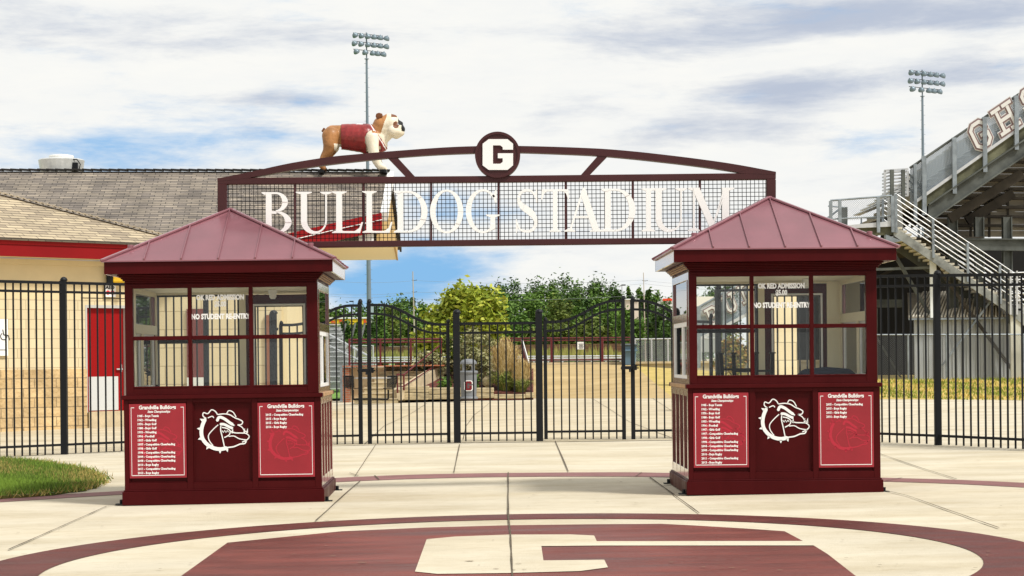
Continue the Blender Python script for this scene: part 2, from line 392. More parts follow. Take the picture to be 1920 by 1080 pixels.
# outer band, traced along its far and near edge
far = [(-60, 939), (0, 935), (157, 925), (232, 920.6), (400, 908.5), (640, 896), (790, 890), (953, 887.3), (1157, 886), (1257, 887.3), (1450, 890.5), (1659, 896.3), (1795, 900.3), (1920, 905.7), (2000, 910)]
near = [(-60, 946), (0, 942), (157, 932), (232, 927.5), (400, 916), (640, 904), (790, 898), (953, 894.7), (1157, 894), (1257, 895.5), (1450, 899), (1659, 903.5), (1795, 908), (1920, 914.5), (2000, 919)]
far, near = smooth_pts(far), smooth_pts(near)
m = MB()
for a, b, c, d in zip(far, far[1:], near[1:], near): m.poly([G(*d, .004), G(*c, .004), G(*b, .004), G(*a, .004)])
tag(m.build('paved_band', stain_light), kind='structure')
# big letter set in the paving: maroon body, cream inlay
body = [(341, 1080), (426.7, 1018.3), (640, 997), (800, 990), (953, 985.7), (1100, 984), (1240, 983), (1300, 986), (1400, 992), (1471, 997), (1508, 1016.7), (1527, 1024.5), (1552, 1040), (1603, 1080), (1660, 1120), (1600, 1240), (300, 1240), (270, 1130)]
m = MB(); m.poly([G(*p, .004) for p in body][::-1])
tag(m.build('paved_letter', stain), kind='structure')
m = MB()
m.poly([G(*p, .008) for p in [(800, 1013), (853, 1008), (953, 1004.2), (1070, 1004), (1114, 1006), (1119, 1016.7), (1119, 1025), (1015, 1026), (1019, 1053), (1133, 1051.7), (1140, 1066), (1088, 1073), (953, 1076.7), (820, 1078.3), (778, 1074)]][::-1])
m.poly([G(*p, .008) for p in [(1119, 1016.7), (1508.5, 1016.4), (1527.5, 1024.7), (1119, 1025)]][::-1])
tag(m.build('paved_letter_inlay', concrete), kind='structure')
# control joints sawn in the slab
m = MB()
def joint(pts, w=.013, off=.012):
    q = []
    for a, b in zip(pts, pts[1:]):
        n = max(2, int(math.hypot(a[0] - b[0], a[1] - b[1]) / 14))
        for k in range(n): q.append((a[0] + (b[0] - a[0]) * k / n + random.uniform(-.5, .5), a[1] + (b[1] - a[1]) * k / n))
    q.append(pts[-1]); q = [G(*p) for p in q]
    Lf, R = ribbon2([(v.x, v.y) for v in q], [w * random.uniform(.6, 1.25) for _ in q])
    for k in range(len(q) - 1): m.poly(on_ground([Lf[k], R[k], R[k + 1], Lf[k + 1]], off))
for j in ([(953, 887), (953, 965), (957, 1004), (961, 1085)], [(592, 978.7), (650, 925), (676, 903)], [(1218, 896), (1262, 928), (1311, 964)], [(16, 1033), (120, 987), (200, 951), (228, 946)],
          [(1662, 922), (1700, 931), (1873, 992)], [(665, 895), (690, 857), (705, 834)], [(851.5, 887.5), (862, 834)], [(1066, 886), (1055, 860), (1041, 828)], [(1650, 852), (1712, 874), (1794, 900)],
          [(655, 888), (672, 893.5)], [(702, 893), (711, 901)], [(1192, 895), (1203, 887)], [(1660, 903), (1692, 897)], [(683, 834), (720, 800), (770, 777), (800, 757)], [(868, 825), (874, 800), (888, 780), (917, 757)],
          [(1077, 692), (1110, 742)], [(1110, 747), (1180, 792), (1260, 822)], [(1223, 747), (1258, 770)], [(1640, 800), (1920, 812)], [(1640, 789), (1790, 768)], [(190, 906), (232, 904)]):
    joint(j)
for j in ([(610, 834.5), (860, 831.5)], [(860, 831.5), (1262, 826)], [(1655, 834), (1760, 838), (1925, 846)], [(160, 851), (232, 846)]): joint(j, .03)
tag(m.build('paving_joints', joint_m), kind='structure')
m = MB(); m.poly([G(0, 806, .006), G(300, 792, .006), G(640, 760, .006), G(1262, 747, .006), G(1262, 826, .006), G(860, 831, .006), G(232, 846, .006), G(-60, 860, .006)][::-1])
tag(m.build('plaza', concrete_far), kind='structure')

grass_y = M('dry_grass', (.38, .30, .08), .95, col2=(.56, .41, .14), vscale=2.2, bump=.5, bscale=60)
grass_g = M('green_turf', (.10, .20, .03), .95, col2=(.16, .30, .05), vscale=1.0)
lawn_m = M('lawn_soil', (.07, .10, .02), .95, col2=(.16, .13, .04), vscale=2.5, bump=.5, bscale=50)
# ramp up to the stadium terrace
Ya = 60.0
def rampz(Y): return max(0.0, min(1.03, (Y - 60) / 17 * 1.03))
m = MB()
xa0, xa1 = P(1000, 745, 60).x, G(1262, 747).x
rb0, rb1 = P(985, 690, 77).x, P(1185, 688, 77).x
A, B = Vector((xa0 - .05, 60, .008)), Vector((xa1, G(1262, 747).y, GH(xa1) + .012)); C, D = Vector((rb1, 77, 1.03)), Vector((rb0, 77, 1.03))
m.extrude([A, B, C, D], (0, 0, -.4))
tag(m.build('ramp_path', ramp_m), kind='structure')
m = MB(); m.bx(-5.3, 14, 77.003, 88, -.3, 1.03)
m.bx(-5.3, P(985, 690, 60).x, 61.2, 77.003, -.3, 1.03)
tag(m.build('terrace', concrete_far), kind='structure')
m = MB(); m.bx(D.x, 14, 76.9, 77.0, 1.03, 1.12)
tag(m.build('kerb', stone_tan), kind='structure')
# lawns
m = MB()
LA, LB = G(1262, 747, .015), G(2040, 752, .015); LC, LD, LE = P(2040, 713, 65), P(1600, 712, 65), P(1186, 686, 77)
for q in ([LA, LB, LC, LD], [LA, LD, LE], [LD, LC, LC + Vector((30, 60, 0)), LD + Vector((-2, 60, 0))], [LE, LD, LD + Vector((-2, 60, 0)), LE + Vector((0, 9, 0))]): m.poly(q)
tag(m.build('lawn', grass_y), kind='structure')
m = MB(); m.poly([(-60, 62, .02), (-5.35, 62, .02), (-5.35, 120, .02), (-60, 120, .02)]); m.poly([(-900, 120, .03), (900, 120, .03), (900, 2900, .03), (-900, 2900, .03)])
tag(m.build('field', grass_g), kind='structure')

def blades(m, pts_in, n, hmin, hmax, mats, lean=.5, wd=.006, zfn=None):
    xs = [p.x for p in pts_in]; ys = [p.y for p in pts_in]; cnt = 0
    def inside(x, y):
        r = False
        for a, b in zip(pts_in, pts_in[1:] + pts_in[:1]):
            if (a.y > y) != (b.y > y) and x < (b.x - a.x) * (y - a.y) / (b.y - a.y) + a.x: r = not r
        return r
    while cnt < n:
        x, y = random.uniform(min(xs), max(xs)), random.uniform(min(ys), max(ys))
        if not inside(x, y): continue
        cnt += 1; h = random.uniform(hmin, hmax); a = random.uniform(0, 6.28); z = zfn(x, y) if zfn else GH(x) + .02
        dx, dy = math.cos(a) * wd, math.sin(a) * wd; lx, ly = random.uniform(-lean, lean) * h, random.uniform(-lean, lean) * h
        pat = math.sin(x * 2.1 + 1) + math.sin(y * 1.3 + x) + random.uniform(-1.3, 1.3)
        m.cur = 0 if pat > .5 else (1 if pat > -.8 else 2); m.cur = min(m.cur, mats - 1)
        m.poly([(x - dx, y - dy, z), (x + dx, y + dy, z), (x + lx, y + ly, z + h)])
    m.cur = 0
lawn_px = [(-80, 862), (0, 865), (60, 869), (115, 878), (160, 887), (185, 899), (187, 908), (180, 914), (150, 922), (100, 929), (0, 936), (-80, 944)]
lp = [G(*p, .02) for p in smooth_pts(lawn_px, 4)]
m = MB(); lpj = [p + Vector((random.uniform(-.04, .04), random.uniform(-.12, .12), .012)) for p in lp]; m.extrude(lpj[::-1], (0, 0, -.03))
tag(m.build('lawn_bed', lawn_m), kind='structure')
gb1 = M('grass_blade_green', (.17, .27, .03), .8); gb2 = M('grass_blade_dark', (.09, .14, .02), .8); gb3 = M('grass_blade_straw', (.42, .32, .10), .9)
m = MB(); blades(m, lp, 34000, .02, .075, 3, wd=.006)
for a_, c_ in zip(lp, lp[1:]):
    for k_ in range(int((a_ - c_).length * 160)):
        q_ = a_.lerp(c_, random.random()) + Vector((random.gauss(0, .05), random.gauss(0, .13), 0)); an_ = random.uniform(0, 6.28); h_ = random.uniform(.02, .08); m.cur = random.choice((0, 1, 2, 2))
        m.poly([q_ + Vector((-.006, 0, 0)), q_ + Vector((.006, 0, 0)), q_ + Vector((math.cos(an_) * .05, math.sin(an_) * .05, h_))])
m.cur = 0
tag(m.build('grass', [gb1, gb2, gb3]), 'short green and straw coloured grass of the rounded lawn patch', 'grass', kind='stuff')
m = MB()
gb4 = M('dry_blade', (.60, .46, .14), .9); gb5 = M('dry_blade_green', (.22, .26, .04), .9)
blades(m, [LA, G(1990, 752), P(1990, 713, 65), LD], 9000, .04, .12, 2, wd=.02, zfn=lambda x, y: max(0, .1 + (y - 47.6) / 17.4 * .32))
tag(m.build('dry_grass', [gb4, gb5]), 'dry yellow grass on the strip in front of the bleachers', 'grass', kind='stuff')

# ================================================================== TICKET BOOTHS
BD = 1.62      # booth depth
def make_booth():
    t = thing('ticket_booth', None, 'booth')
    # plinth
    MB().bx(-.935, .935, 0, BD, 0, .125).bx(-.924, .924, .011, BD - .011, .125, .14).build('plinth', maroon, t, bevel=.004)
    # lower wall: back board + stiles and rails in front (recessed panels)
    b = MB(); b.bx(-.900, .900, .050, .075, .14, .98)
    for a, c in ((-.913, -.871), (-.332, -.276), (.271, .323), (.852, .913)): b.bx(a, c, .020, .050, .14, .98)
    for a, c in ((-.871, -.332), (-.276, .271), (.323, .852)):
        b.bx(a, c, .022, .050, .14, .205); b.bx(a, c, .022, .050, .945, .98)
        for e, f in ((a, a + .012), (c - .012, c)): b.bx(e, f, .036, .050, .205, .945)
        b.bx(a + .012, c - .012, .036, .050, .205, .217); b.bx(a + .012, c - .012, .036, .050, .933, .945)
    b.build('lower_wall', maroon, t, bevel=.002)
    MB().bx(-.900, .900, BD - .08, BD - .02, .14, .98).build('rear_wall', maroon, t, bevel=.002)
    for s in (-1, 1):
        b = MB(); x0, x1 = (s * .860, s * .890)
        b.bx(x0, x1, .076, BD - .081, .14, .98)
        for y in (.051, .40, .75, 1.10, BD - .14): b.bx(s * .890, s * .913, y, y + .07, .16, .96)
        b.bx(s * .890, s * .9115, .051, BD - .021, .141, .23); b.bx(s * .890, s * .9115, .051, BD - .021, .91, .979)
        b.build('side_wall', maroon_side, t, bevel=.002)
    MB().bx(-.932, .932, -.004, .10, .981, 1.02).build('ledge', maroon, t, bevel=.004); MB().bx(-.930, .930, BD - .10, BD + .004, .981, 1.02).build('ledge', maroon, t, bevel=.004)
    for s in (-1, 1): MB().bx(s * .80, s * .930, .101, BD - .101, .982, 1.018).build('counter_edge', wood_m, t, bevel=.003)
    # front window frame
    fz0, fz1, fm0, fm1 = 1.10, 2.012, 1.530, 1.567
    b = MB()
    for a, c in ((-.893, -.82), (.792, .893)): b.bx(a, c, .030, .090, 1.02, 2.06)
    for a, c in ((-.312, -.276), (.254, .291)): b.bx(a, c, .034, .080, fz0, fz1)
    b.bx(-.82, .792, .032, .090, 1.02, fz0); b.bx(-.82, .792, .032, .090, fz1, 2.06)
    for a, c in ((-.82, -.312), (-.276, .254), (.291, .792)): b.bx(a, c, .038, .076, fm0, fm1)
    for a, c in ((-.82, -.312), (-.276, .254), (.291, .792)):
        b.bx(a, c, .026, .031, fz0 - .014, fz0 - .004)
    b.bx(-.875, .875, .022, .030, 1.02, 1.035); b.bx(-.875, .875, .020, .030, 2.035, 2.05)
    fr = b.build('window_frame', maroon, t, bevel=.003)
    for a, c in ((-.82, -.312), (-.276, .254), (.291, .792)):
        MB().bx(a, c, .054, .058, fz0, fm0).build('window_pane', glass, fr); MB().bx(a, c, .054, .058, fm1, fz1).build('window_pane', glass, fr)
    for s_, z in (('OK RED ADMISSION', 1.900), ('$5.00', 1.838), ('NO STUDENT RE-ENTRY', 1.722)):
        b = MB(); text_mb(b, s_, .066, lambda x, y, zz, z=z: Vector((-.011 + x, .0515 - zz, y + z)), bold=.0035, depth=.001, sxy=(.74, 1)); b.build('price_lettering', white_p, t)
    # side walls above the counter
    for s in (-1, 1):
        o, i_ = s * .893, s * .855
        b = MB()
        b.bx(i_, o, .091, .135, 1.02, 2.06); b.bx(i_, o, .225, .27, 1.02, 2.06); b.bx(i_, o, BD - .12, BD - .03, 1.02, 2.06)
        b.bx(i_, o, .135, .225, 1.02, 1.10); b.bx(i_, o, .135, .225, 1.99, 2.06); b.bx(i_, o, .135, .225, 1.53, 1.56)
        b.bx(i_, o, .27, BD - .12, 1.02, 1.07); b.bx(i_, o, .27, BD - .12, 1.99, 2.06); b.bx(i_, o, .27, BD - .12, 1.60, 1.68)
        sf = b.build('side_frame', maroon_side, t, bevel=.002)
        MB().bx(s * .872, s * .876, .135, .225, 1.10, 1.53).bx(s * .872, s * .876, .135, .225, 1.56, 1.99).build('side_pane', glass_side, sf)
        MB().bx(s * .872, s * .876, .275, BD - .125, 1.68, 1.99).build('side_pane', glass_side, sf)
        MB().bx(s * .872, s * .876, .275, BD - .125, 1.09, 1.58).build('side_pane', glass_side, sf)
        b = MB()
        for y in (.27, .66, .70, BD - .16): b.bx(s * .862, s * .890, y + .002, y + .036, 1.071, 1.599)
        b.bx(s * .863, s * .889, .306, BD - .16, 1.071, 1.10); b.bx(s * .863, s * .889, .306, BD - .16, 1.56, 1.599)
        b.build('sliding_window_frame', white_p, sf)
        b = MB()
        for y0, y1, z0, z1 in ((.091, .27, 1.10, 1.12), (.095, .13, 1.10, 2.05), (.23, .265, 1.10, 2.05), (BD - .115, BD - .08, 1.10, 2.05), (.66, .72, 1.10, 1.60), (.27, .31, 1.10, 2.05), (.27, BD - .12, 1.60, 1.69), (.27, BD - .12, 1.98, 2.05), (.27, BD - .12, 1.03, 1.08)):
            b.bx(s * .838, s * .8545, y0, y1, z0, z1)
        b.build('inner_trim', cream_p, t)
    # back wall: window on the left, door on the right
    yb0, yb1 = BD - .09, BD - .04
    b = MB(); b.bx(-.854, .06, yb0, yb1, .99, 1.05); b.bx(-.854, .70, yb0, yb1, 2.0, 2.06); b.bx(-.01, .055, yb0 - .004, yb1 + .004, 1.05, 2.0); b.bx(.70, .854, yb0, yb1, .99, 2.06)
    b.build('back_wall', cream_p, t)
    b = MB()
    for a, c in ((-.854, -.835), (-.03, -.012)): b.bx(a, c, yb0 + .01, yb1 - .01, 1.05, 2.0)
    b.bx(-.835, -.03, yb0 + .011, yb1 - .011, 1.05, 1.07); b.bx(-.835, -.03, yb0 + .011, yb1 - .011, 1.51, 1.55); b.bx(-.835, -.03, yb0 + .011, yb1 - .011, 1.982, 2.0)
    bf = b.build('back_window_frame', black_p, t); MB().bx(-.835, -.03, yb0 + .02, yb0 + .024, 1.07, 1.51).bx(-.835, -.03, yb0 + .02, yb0 + .024, 1.55, 1.982).build('window_pane', glass, bf)
    b = MB(); b.bx(.057, .125, yb0 + .005, yb1 - .005, .15, 1.995); b.bx(.655, .698, yb0 + .005, yb1 - .005, .15, 1.995); b.bx(.125, .655, yb0 + .005, yb1 - .005, 1.90, 1.995); b.bx(.125, .655, yb0 + .005, yb1 - .005, .15, 1.02)
    dr = b.build('door', maroon, t)
    b = MB(); b.bx(.125, .145, yb0 - .004, yb1 - .004, 1.02, 1.90); b.bx(.635, .655, yb0 - .004, yb1 - .004, 1.02, 1.90); b.bx(.145, .635, yb0 - .004, yb1 - .004, 1.882, 1.90); b.bx(.145, .635, yb0 - .004, yb1 - .004, 1.02, 1.04); b.build('door_window_frame', white_p, dr)
    b = MB(); b.bx(.145, .155, yb0, yb1 - .01, 1.04, 1.88); b.bx(.625, .635, yb0, yb1 - .01, 1.04, 1.88); b.bx(.155, .625, yb0, yb1 - .01, 1.87, 1.88); b.build('door_gasket', black_p, dr)
    MB().bx(.155, .625, yb0 + .02, yb0 + .024, 1.04, 1.87).build('window_pane', glass, dr)
    MB().bx(-.853, .853, .095, BD - .095, 2.02, 2.055).build('ceiling', cream_p, t)
    MB().bx(.35, .43, .9, .98, 1.985, 2.019).lathe((.39, .94, 1.93), [(.02, 0), (.035, .02), (.035, .055)], 10).build('ceiling_lamp', white_p, t)
    MB().bx(-.85, .85, .10, BD - .10, .16, .20).build('floor_board', cream_p, t)
    # cornice: stepped cove
    b = MB()
    for z0, z1, e in ((2.061, 2.082, 0.0), (2.082, 2.098, .016), (2.098, 2.112, .030), (2.112, 2.126, .046), (2.126, 2.14, .060)):
        b.bx(-.893 - e, .893 + e, .028 - e, BD - .028 + e, z0, z1)
    b.build('cornice', maroon, t, bevel=.005)
    for s in (-1, 1):
        b = MB()
        for z0, z1, e in ((2.084, 2.096, .016), (2.100, 2.110, .030), (2.114, 2.124, .046)): b.bx(s * (.895 + e), s * (.899 + e), .05, BD - .05, z0, z1)
        b.build('cornice_side_trim', wood_m, t)
    # eaves
    E0, E1 = -.13, BD + .13
    b = MB(); b.bx(-1.05, 1.05, E0, E0 + .02, 2.14, 2.25); b.bx(-1.05, 1.05, E1 - .02, E1, 2.14, 2.25)
    b.bx(-1.03, 1.03, E0 + .02, E1 - .02, 2.142, 2.152)
    fa = b.build('fascia', maroon, t, bevel=.003)
    for s in (-1, 1): MB().bx(s * 1.0305, s * 1.0495, E0 + .0205, E1 - .0205, 2.1405, 2.2495).build('side_fascia', maroon_side, t)
    e = .022; z0, z1 = 2.251, 2.79; cy = BD / 2
    c4 = [Vector((-1.05 - e, E0 - e, z0)), Vector((1.05 + e, E0 - e, z0)), Vector((1.05 + e, E1 + e, z0)), Vector((-1.05 - e, E1 + e, z0))]; ap = Vector((0, cy, z1))
    b = MB(); up = Vector((0, 0, .012))
    b.poly(c4[::-1])
    for k in range(4): a, c = c4[k], c4[(k + 1) % 4]; b.poly([a, c, c + up, a + up]); b.poly([a + up, c + up, ap + up])
    b.build('roof', maroon_roof, t)
    b = MB(); 
    for k in range(4):
        a, c = c4[k] + up, c4[(k + 1) % 4] + up; apx = ap + up; ed = (c - a); Lh = ed.length; ed.normalize(); mid = (a + c) / 2
        rise = apx - mid
        for q in (-2, -1, 0, 1, 2):
            d = q * .34
            if abs(d) > Lh / 2 - .1: continue
            fr_ = 1 - abs(d) / (Lh / 2); p0 = mid + ed * d; p1 = p0 + rise * (fr_ * .985); b.beam(p0 + Vector((0, 0, .008)), p1 + Vector((0, 0, .008)), .011, .022)
    b.build('standing_seam', maroon_roof, t)
    b = MB()
    for c in c4:
        b.beam(c + up * 1.4, ap + up * 1.6, .05, .02); b.tube(c.lerp(ap, .22) + Vector((0, 0, .015)), c.lerp(ap, .22) + Vector((0, 0, .05)), .028, 10)
    b.build('hip_cap', maroon_roof, t, bevel=.004)
    # lift brackets at the feet
    for x in (-.955, .955):
        for y in (.06, BD - .10): b = MB(); b.bx(x - .05, x + .05, y - .03, y + .05, .003, .014); b.tube((x, y + .01, .0145), (x, y + .01, .05), .016, 8); b.build('anchor_bracket', black_p, t)
    # posters
    def poster(x0, x1, z0, z1, lines, left):
        p = MB().bx(x0, x1, .0185, .0295, z0, z1).build('poster', poster_m, t); w = x1 - x0; cx = (x0 + x1) / 2; yf = .0175
        b = MB(); q = .018; 
        for a in (x0 + q, x1 - q - .006): b.bx(a, a + .004, yf, .0185, z0 + .022, z1 - .032)
        b.bx(x0 + q + .006, x1 - q - .006, yf, .0185, z0 + .022, z0 + .028)
        for a, c in ((x0 + q + .006, x0 + q + .030), (x1 - q - .030, x1 - q - .006)): b.bx(a, c, yf, .0185, z1 - .038, z1 - .032)
        b.build('poster_border', white_p, p)
        b = MB()
        text_mb(b, 'Grandville Bulldogs', .049, lambda x, y, z: Vector((cx + x, yf - z, z1 - .050 + y)), bold=.0016, depth=.001, sxy=(.90, 1))
        text_mb(b, 'State Championships', .029, lambda x, y, z: Vector((cx + .012 + x, yf - z, z1 - .083 + y)), bold=.0009, depth=.001, shear=.3, sxy=(.85, 1))
        for k, s_ in enumerate(lines): text_mb(b, s_, .0285, lambda x, y, z, k=k: Vector((left + x, yf - z, z1 - .122 - k * .0378 + y)), align='LEFT', bold=.0012, depth=.001, res=1, sxy=(.90, 1))
        b.build('poster_lettering', white_p, p)
        b = MB(); emblem(b, lambda x, y, z: Vector((cx + .03 + x * .85, .0180 - z, (z0 + z1) / 2 - .03 + y * .85)), .0004); b.build('poster_emblem', poster_gh, p)
    def emblem(b, pl, dep):      # generic snarling dog head with spiked collar
        st = lambda pts, w: stroke(b, smooth_pts(pts, 4), w, pl, dep)
        stroke(b, smooth_pts([(-.170, .120), (-.200, .055), (-.212, -.01), (-.200, -.075), (-.155, -.130), (-.095, -.163), (-.03, -.172), (.03, -.158)], 3), [.010] + [.034] * 20 + [.012], pl, dep)
        for (x, y, a) in ((-.197, .098, 150), (-.222, .02, 175), (-.216, -.07, 195), (-.150, -.148, 235), (-.04, -.182, 268), (.022, -.170, 285)):
            a = math.radians(a); c = (x + .030 * math.cos(a), y + .030 * math.sin(a)); p = (-math.sin(a) * .015, math.cos(a) * .015)
            stroke(b, [(x, y), c], [.03, .002], pl, dep)
        st([(-.165, .115), (-.195, .140), (-.188, .170), (-.150, .160), (-.115, .195), (-.080, .180), (-.060, .150)], .010)
        st([(-.150, .120), (-.110, .135), (-.095, .120)], .009)
        st([(-.060, .150), (.0, .156), (.055, .146), (.100, .118), (.145, .100), (.172, .080), (.160, .055), (.125, .052)], .010)
        st([(.025, .155), (.045, .185), (.085, .170), (.112, .125)], .009)
        stroke(b, smooth_pts([(-.066, .085), (-.045, .125), (.0, .112), (.05, .075), (.095, .045)], 4), [.006] + [.026] * 14 + [.012] * 3, pl, dep)
        stroke(b, smooth_pts([(-.040, .060), (.0, .058), (.045, .035), (.08, .02)], 4), [.012] + [.024] * 12, pl, dep)
        st([(.125, .052), (.165, .030), (.190, -.005), (.215, -.015)], .009)
        st([(-.055, .055), (-.105, .010), (-.145, -.040), (-.140, -.090), (-.105, -.140)], .009)
        st([(-.030, .045), (-.032, .0), (-.018, -.060), (.0, -.150)], .010)
        st([(-.020, .030), (.025, .020), (.055, -.005), (.045, -.040), (.0, -.065)], .010)
        stroke(b, [(-.02, .0), (-.008, -.018), (.004, .002), (.016, -.018), (.028, .0), (.040, -.014)], .008, pl, dep)
        st([(.055, -.005), (.10, -.022), (.16, -.025), (.205, -.030), (.232, -.060), (.205, -.092), (.165, -.110)], .010)
        for x in (.075, .185, .212): stroke(b, [(x, -.025), (x + .006, .018)], [.018, .002], pl, dep)
        st([(.040, -.055), (.09, -.052), (.140, -.078), (.205, -.090)], .009)
        st([(.03, -.158), (.09, -.150), (.145, -.128), (.190, -.122), (.205, -.092)], .012)
    poster(-.865, -.339, .25, .94, ['1945 - Boys Tennis', '1962 - Wrestling', '1976 - Boys Golf', '1988 - Boys Golf', '1993 - Wrestling', '1996 - Football', '1997 - Girls Golf', '1997 - Competitive Cheerleading', '1998 - Girls Golf', '1998 - Competitive Cheerleading', '2004 - Competitive Cheerleading', '2008 - Competitive Cheerleading', '2010 - Boys Rugby', '2011 - Competitive Cheerleading', '2013 - Boys Rugby'], -.79)
    poster(.325, .850, .24, .935, ['2015 - Competitive Cheerleading', '2015 - Boys Rugby', '2015 - Girls Rugby', '2016 - Boys Rugby'], .40)
    b = MB(); emblem(b, lambda x, y, z: Vector((.01 + x, .0485 - z, .68 + y)), .004); b.build('dog_emblem', white_p, t)
    return t
booth = make_booth()
booth['label'] = 'maroon ticket booth below the roof of the block building, beside the lawn patch'
booth['group'] = 'ticket booths either side of the entrance'
booth2 = copy_tree(booth)
booth2['label'] = 'maroon ticket booth in front of the steel bleachers, with chairs inside'
bx0 = G(419, 945); booth.location = (bx0.x, bx0.y, GH(bx0.x)); booth.rotation_euler = (0, -.004, math.radians(1.6))
bx1 = G(1472.5, 926.5); booth2.location = (bx1.x, bx1.y, GH(bx1.x)); booth2.rotation_euler = (0, 0, math.radians(.8)); booth2.scale = (.972, 1, 1)

# things standing inside the booth on the bleacher side
o = thing('office_chair', 'dark blue padded chair inside the booth behind its last window', 'chair', (bx1.x + .52, bx1.y + .75, GH(2.5) + .2))
b = MB(); b.extrude([(-.29, 0, .55), (.29, 0, .55), (.30, 0, .88), (.22, 0, .945), (0, 0, .965), (-.22, 0, .945), (-.30, 0, .88)], (0, .05, 0)); b.build('backrest', M('navy_fabric', (.02, .03, .06), .8), o, bevel=.015)
b = MB(); b.bx(-.25, .25, -.45, .0, .40, .47); b.build('seat', M('navy_fabric2', (.02, .03, .06), .8), o, bevel=.02)
b = MB(); b.tube((0, -.2, .05), (0, -.2, .40), .03); b.beam((0, .03, .44), (0, .06, .6), .05, .02)
for k in range(5): b.beam((0, -.2, .06), (.26 * math.cos(k * 1.257), -.2 + .26 * math.sin(k * 1.257), .03), .04, .03)
b.build('base', black_p, o)
o = thing('upturned_stool', 'black stool turned upside down inside the booth, legs in the air', 'stool', (bx1.x - .17, bx1.y + .8, GH(2.5) + .37))
b = MB()
for x, y in ((-.31, -.1), (-.17, .15), (.0, -.1), (.18, .14)): b.beam((x, y, .55), (x * 1.08, y, .93), .035, .035); b.box((x * 1.08, y, .935), (.06, .05, .014))
b.build('leg', black_p, o)
b = MB(); b.beam((-.32, -.1, .78), (0, -.1, .78), .02, .02); b.beam((-.17, .14, .76), (.18, .14, .76), .02, .02); b.lathe((-.06, 0, .5), [(.2, 0), (.21, .03), (.2, .06)], 16); b.tube((-.06, 0, -.17), (-.06, 0, .5), .03, 12); b.build('seat', black_p, o)

# ================================================================== SIGN ARCH
SY = 18.12
arch = thing('entrance_arch', 'maroon steel arch with tall white serif lettering spanning both ticket booths', 'arch', P(932, 460, SY))
TH = Vector((0, .10, 0))
def S(px, py, d=0.0): return P(px, py, SY) + Vector((0, d, 0))
def ex(m, pts, d0=0.0, th=.10):
    m.extrude([S(x, y, d0) for x, y in pts][::-1], (0, th, 0))
up_l = smooth_pts([(407, 334.6), (470, 322), (541, 306.5), (616, 294.4), (671, 288.9), (727, 284), (800, 278.5), (860, 275), (933, 273)], 5)
lo_l = smooth_pts([(470, 332.6), (505, 326.5), (560, 316.7), (620, 308), (685, 300.8), (727, 296.5), (800, 291), (860, 288), (933, 286)], 5)
up_r = smooth_pts([(933, 273), (973, 273.5), (1050, 275.5), (1130, 279), (1190, 284), (1245, 290), (1300, 296.7), (1360, 305), (1410, 313.5), (1455, 322)], 5)
lo_r = smooth_pts([(933, 286), (977, 286), (1050, 288.5), (1119, 291.8), (1190, 298), (1245, 304), (1288, 309), (1340, 316), (1385.5, 323.2)], 5)
b = MB()
def strip(top, bot, d0=0.0, th=.10):
    n = min(len(top), len(bot))
    def rs(l): return [l[int(round(k * (len(l) - 1) / (n - 1)))] for k in range(n)]
    T, Bm = rs(top), rs(bot); i = len(b.v)
    for q in (T, Bm):
        for p in q: b.v.append(S(*p, d0))
        for p in q: b.v.append(S(*p, d0 + th))
    for k in range(n - 1):
        t0, t1, u0, u1, l0, l1, m0, m1 = i + k, i + k + 1, i + n + k, i + n + k + 1, i + 2 * n + k, i + 2 * n + k + 1, i + 3 * n + k, i + 3 * n + k + 1
        b.face((l0, l1, t1, t0)); b.face((t0, t1, u1, u0)); b.face((m0, u0, u1, m1)); b.face((l0, m0, m1, l1))
    b.face((i, i + n, i + 3 * n, i + 2 * n)); b.face((i + n - 1, i + 3 * n - 1, i + 4 * n - 1, i + 2 * n - 1))
strip(up_l[5:], lo_l); strip(up_r[:-5], lo_r)
ex(b, [(407.5, 334.6), (470.2, 322), (470.2, 333.5), (407.5, 340)], .0015, .097); ex(b, [(1385, 309), (1410, 313.5), (1455, 322), (1455, 327), (1385, 325)], .0015, .097)
b.build('arch_rail', sign_m, arch, world=True)
b = MB(); ex(b, [(407.5, 333.5), (930, 329.5), (1455, 323.8), (1455, 336.2), (930, 341.7), (407.5, 346)], .003, .094); b.build('top_beam', sign_m, arch, world=True, bevel=.006)
b = MB(); ex(b, [(425, 454.3), (1437.5, 443.6), (1437.5, 455), (425, 465.5)], .003, .094); b.build('bottom_beam', sign_m, arch, world=True, bevel=.006)
for x0, x1, yt, yb in ((407.5, 425, 345, 415), (1437.5, 1455, 336, 404)):
    b = MB(); ex(b, [(x0, yt), (x1, yt), (x1, yb + 56), (x0, yb + 56)], 0, .10); b.build('post', sign_m, arch, world=True, bevel=.006)
for q in ([(727, 296.2), (745, 295), (778.5, 331.5), (761, 331.5)], [(1121, 292), (1139, 293.2), (1104.7, 328.7), (1088.5, 328.7)]):
    b = MB(); ex(b, q, .006, .088); b.build('brace', sign_m, arch, world=True)
for x in (552.5, 681.5, 808, 934.5, 1061, 1187, 1313):
    b = MB(); ex(b, [(x - 2, 344.6 - (x - 427) * .0094), (x + 2, 344.6 - (x - 427) * .0094), (x + 2, 456 - (x - 427) * .0105), (x - 2, 456 - (x - 427) * .0105)], .02, .05)
    b.build('mesh_divider', sign_m, arch, world=True)
b = MB(); r_ = .0031
k = 0; x = 427.0
while x < 1437: b.tube(S(x, 344.6 - (x - 427) * .0094, .05), S(x + .9, 456 - (x - 427) * .0105, .05), r_, 4, caps=False); x += 7.85
for k in range(1, 14):
    y = 346 + k * 7.85; b.tube(S(425, y, .043), S(1438, y - 10.1, .043), r_, 4, caps=False)
b.build('wire_mesh', black_p, arch, world=True)
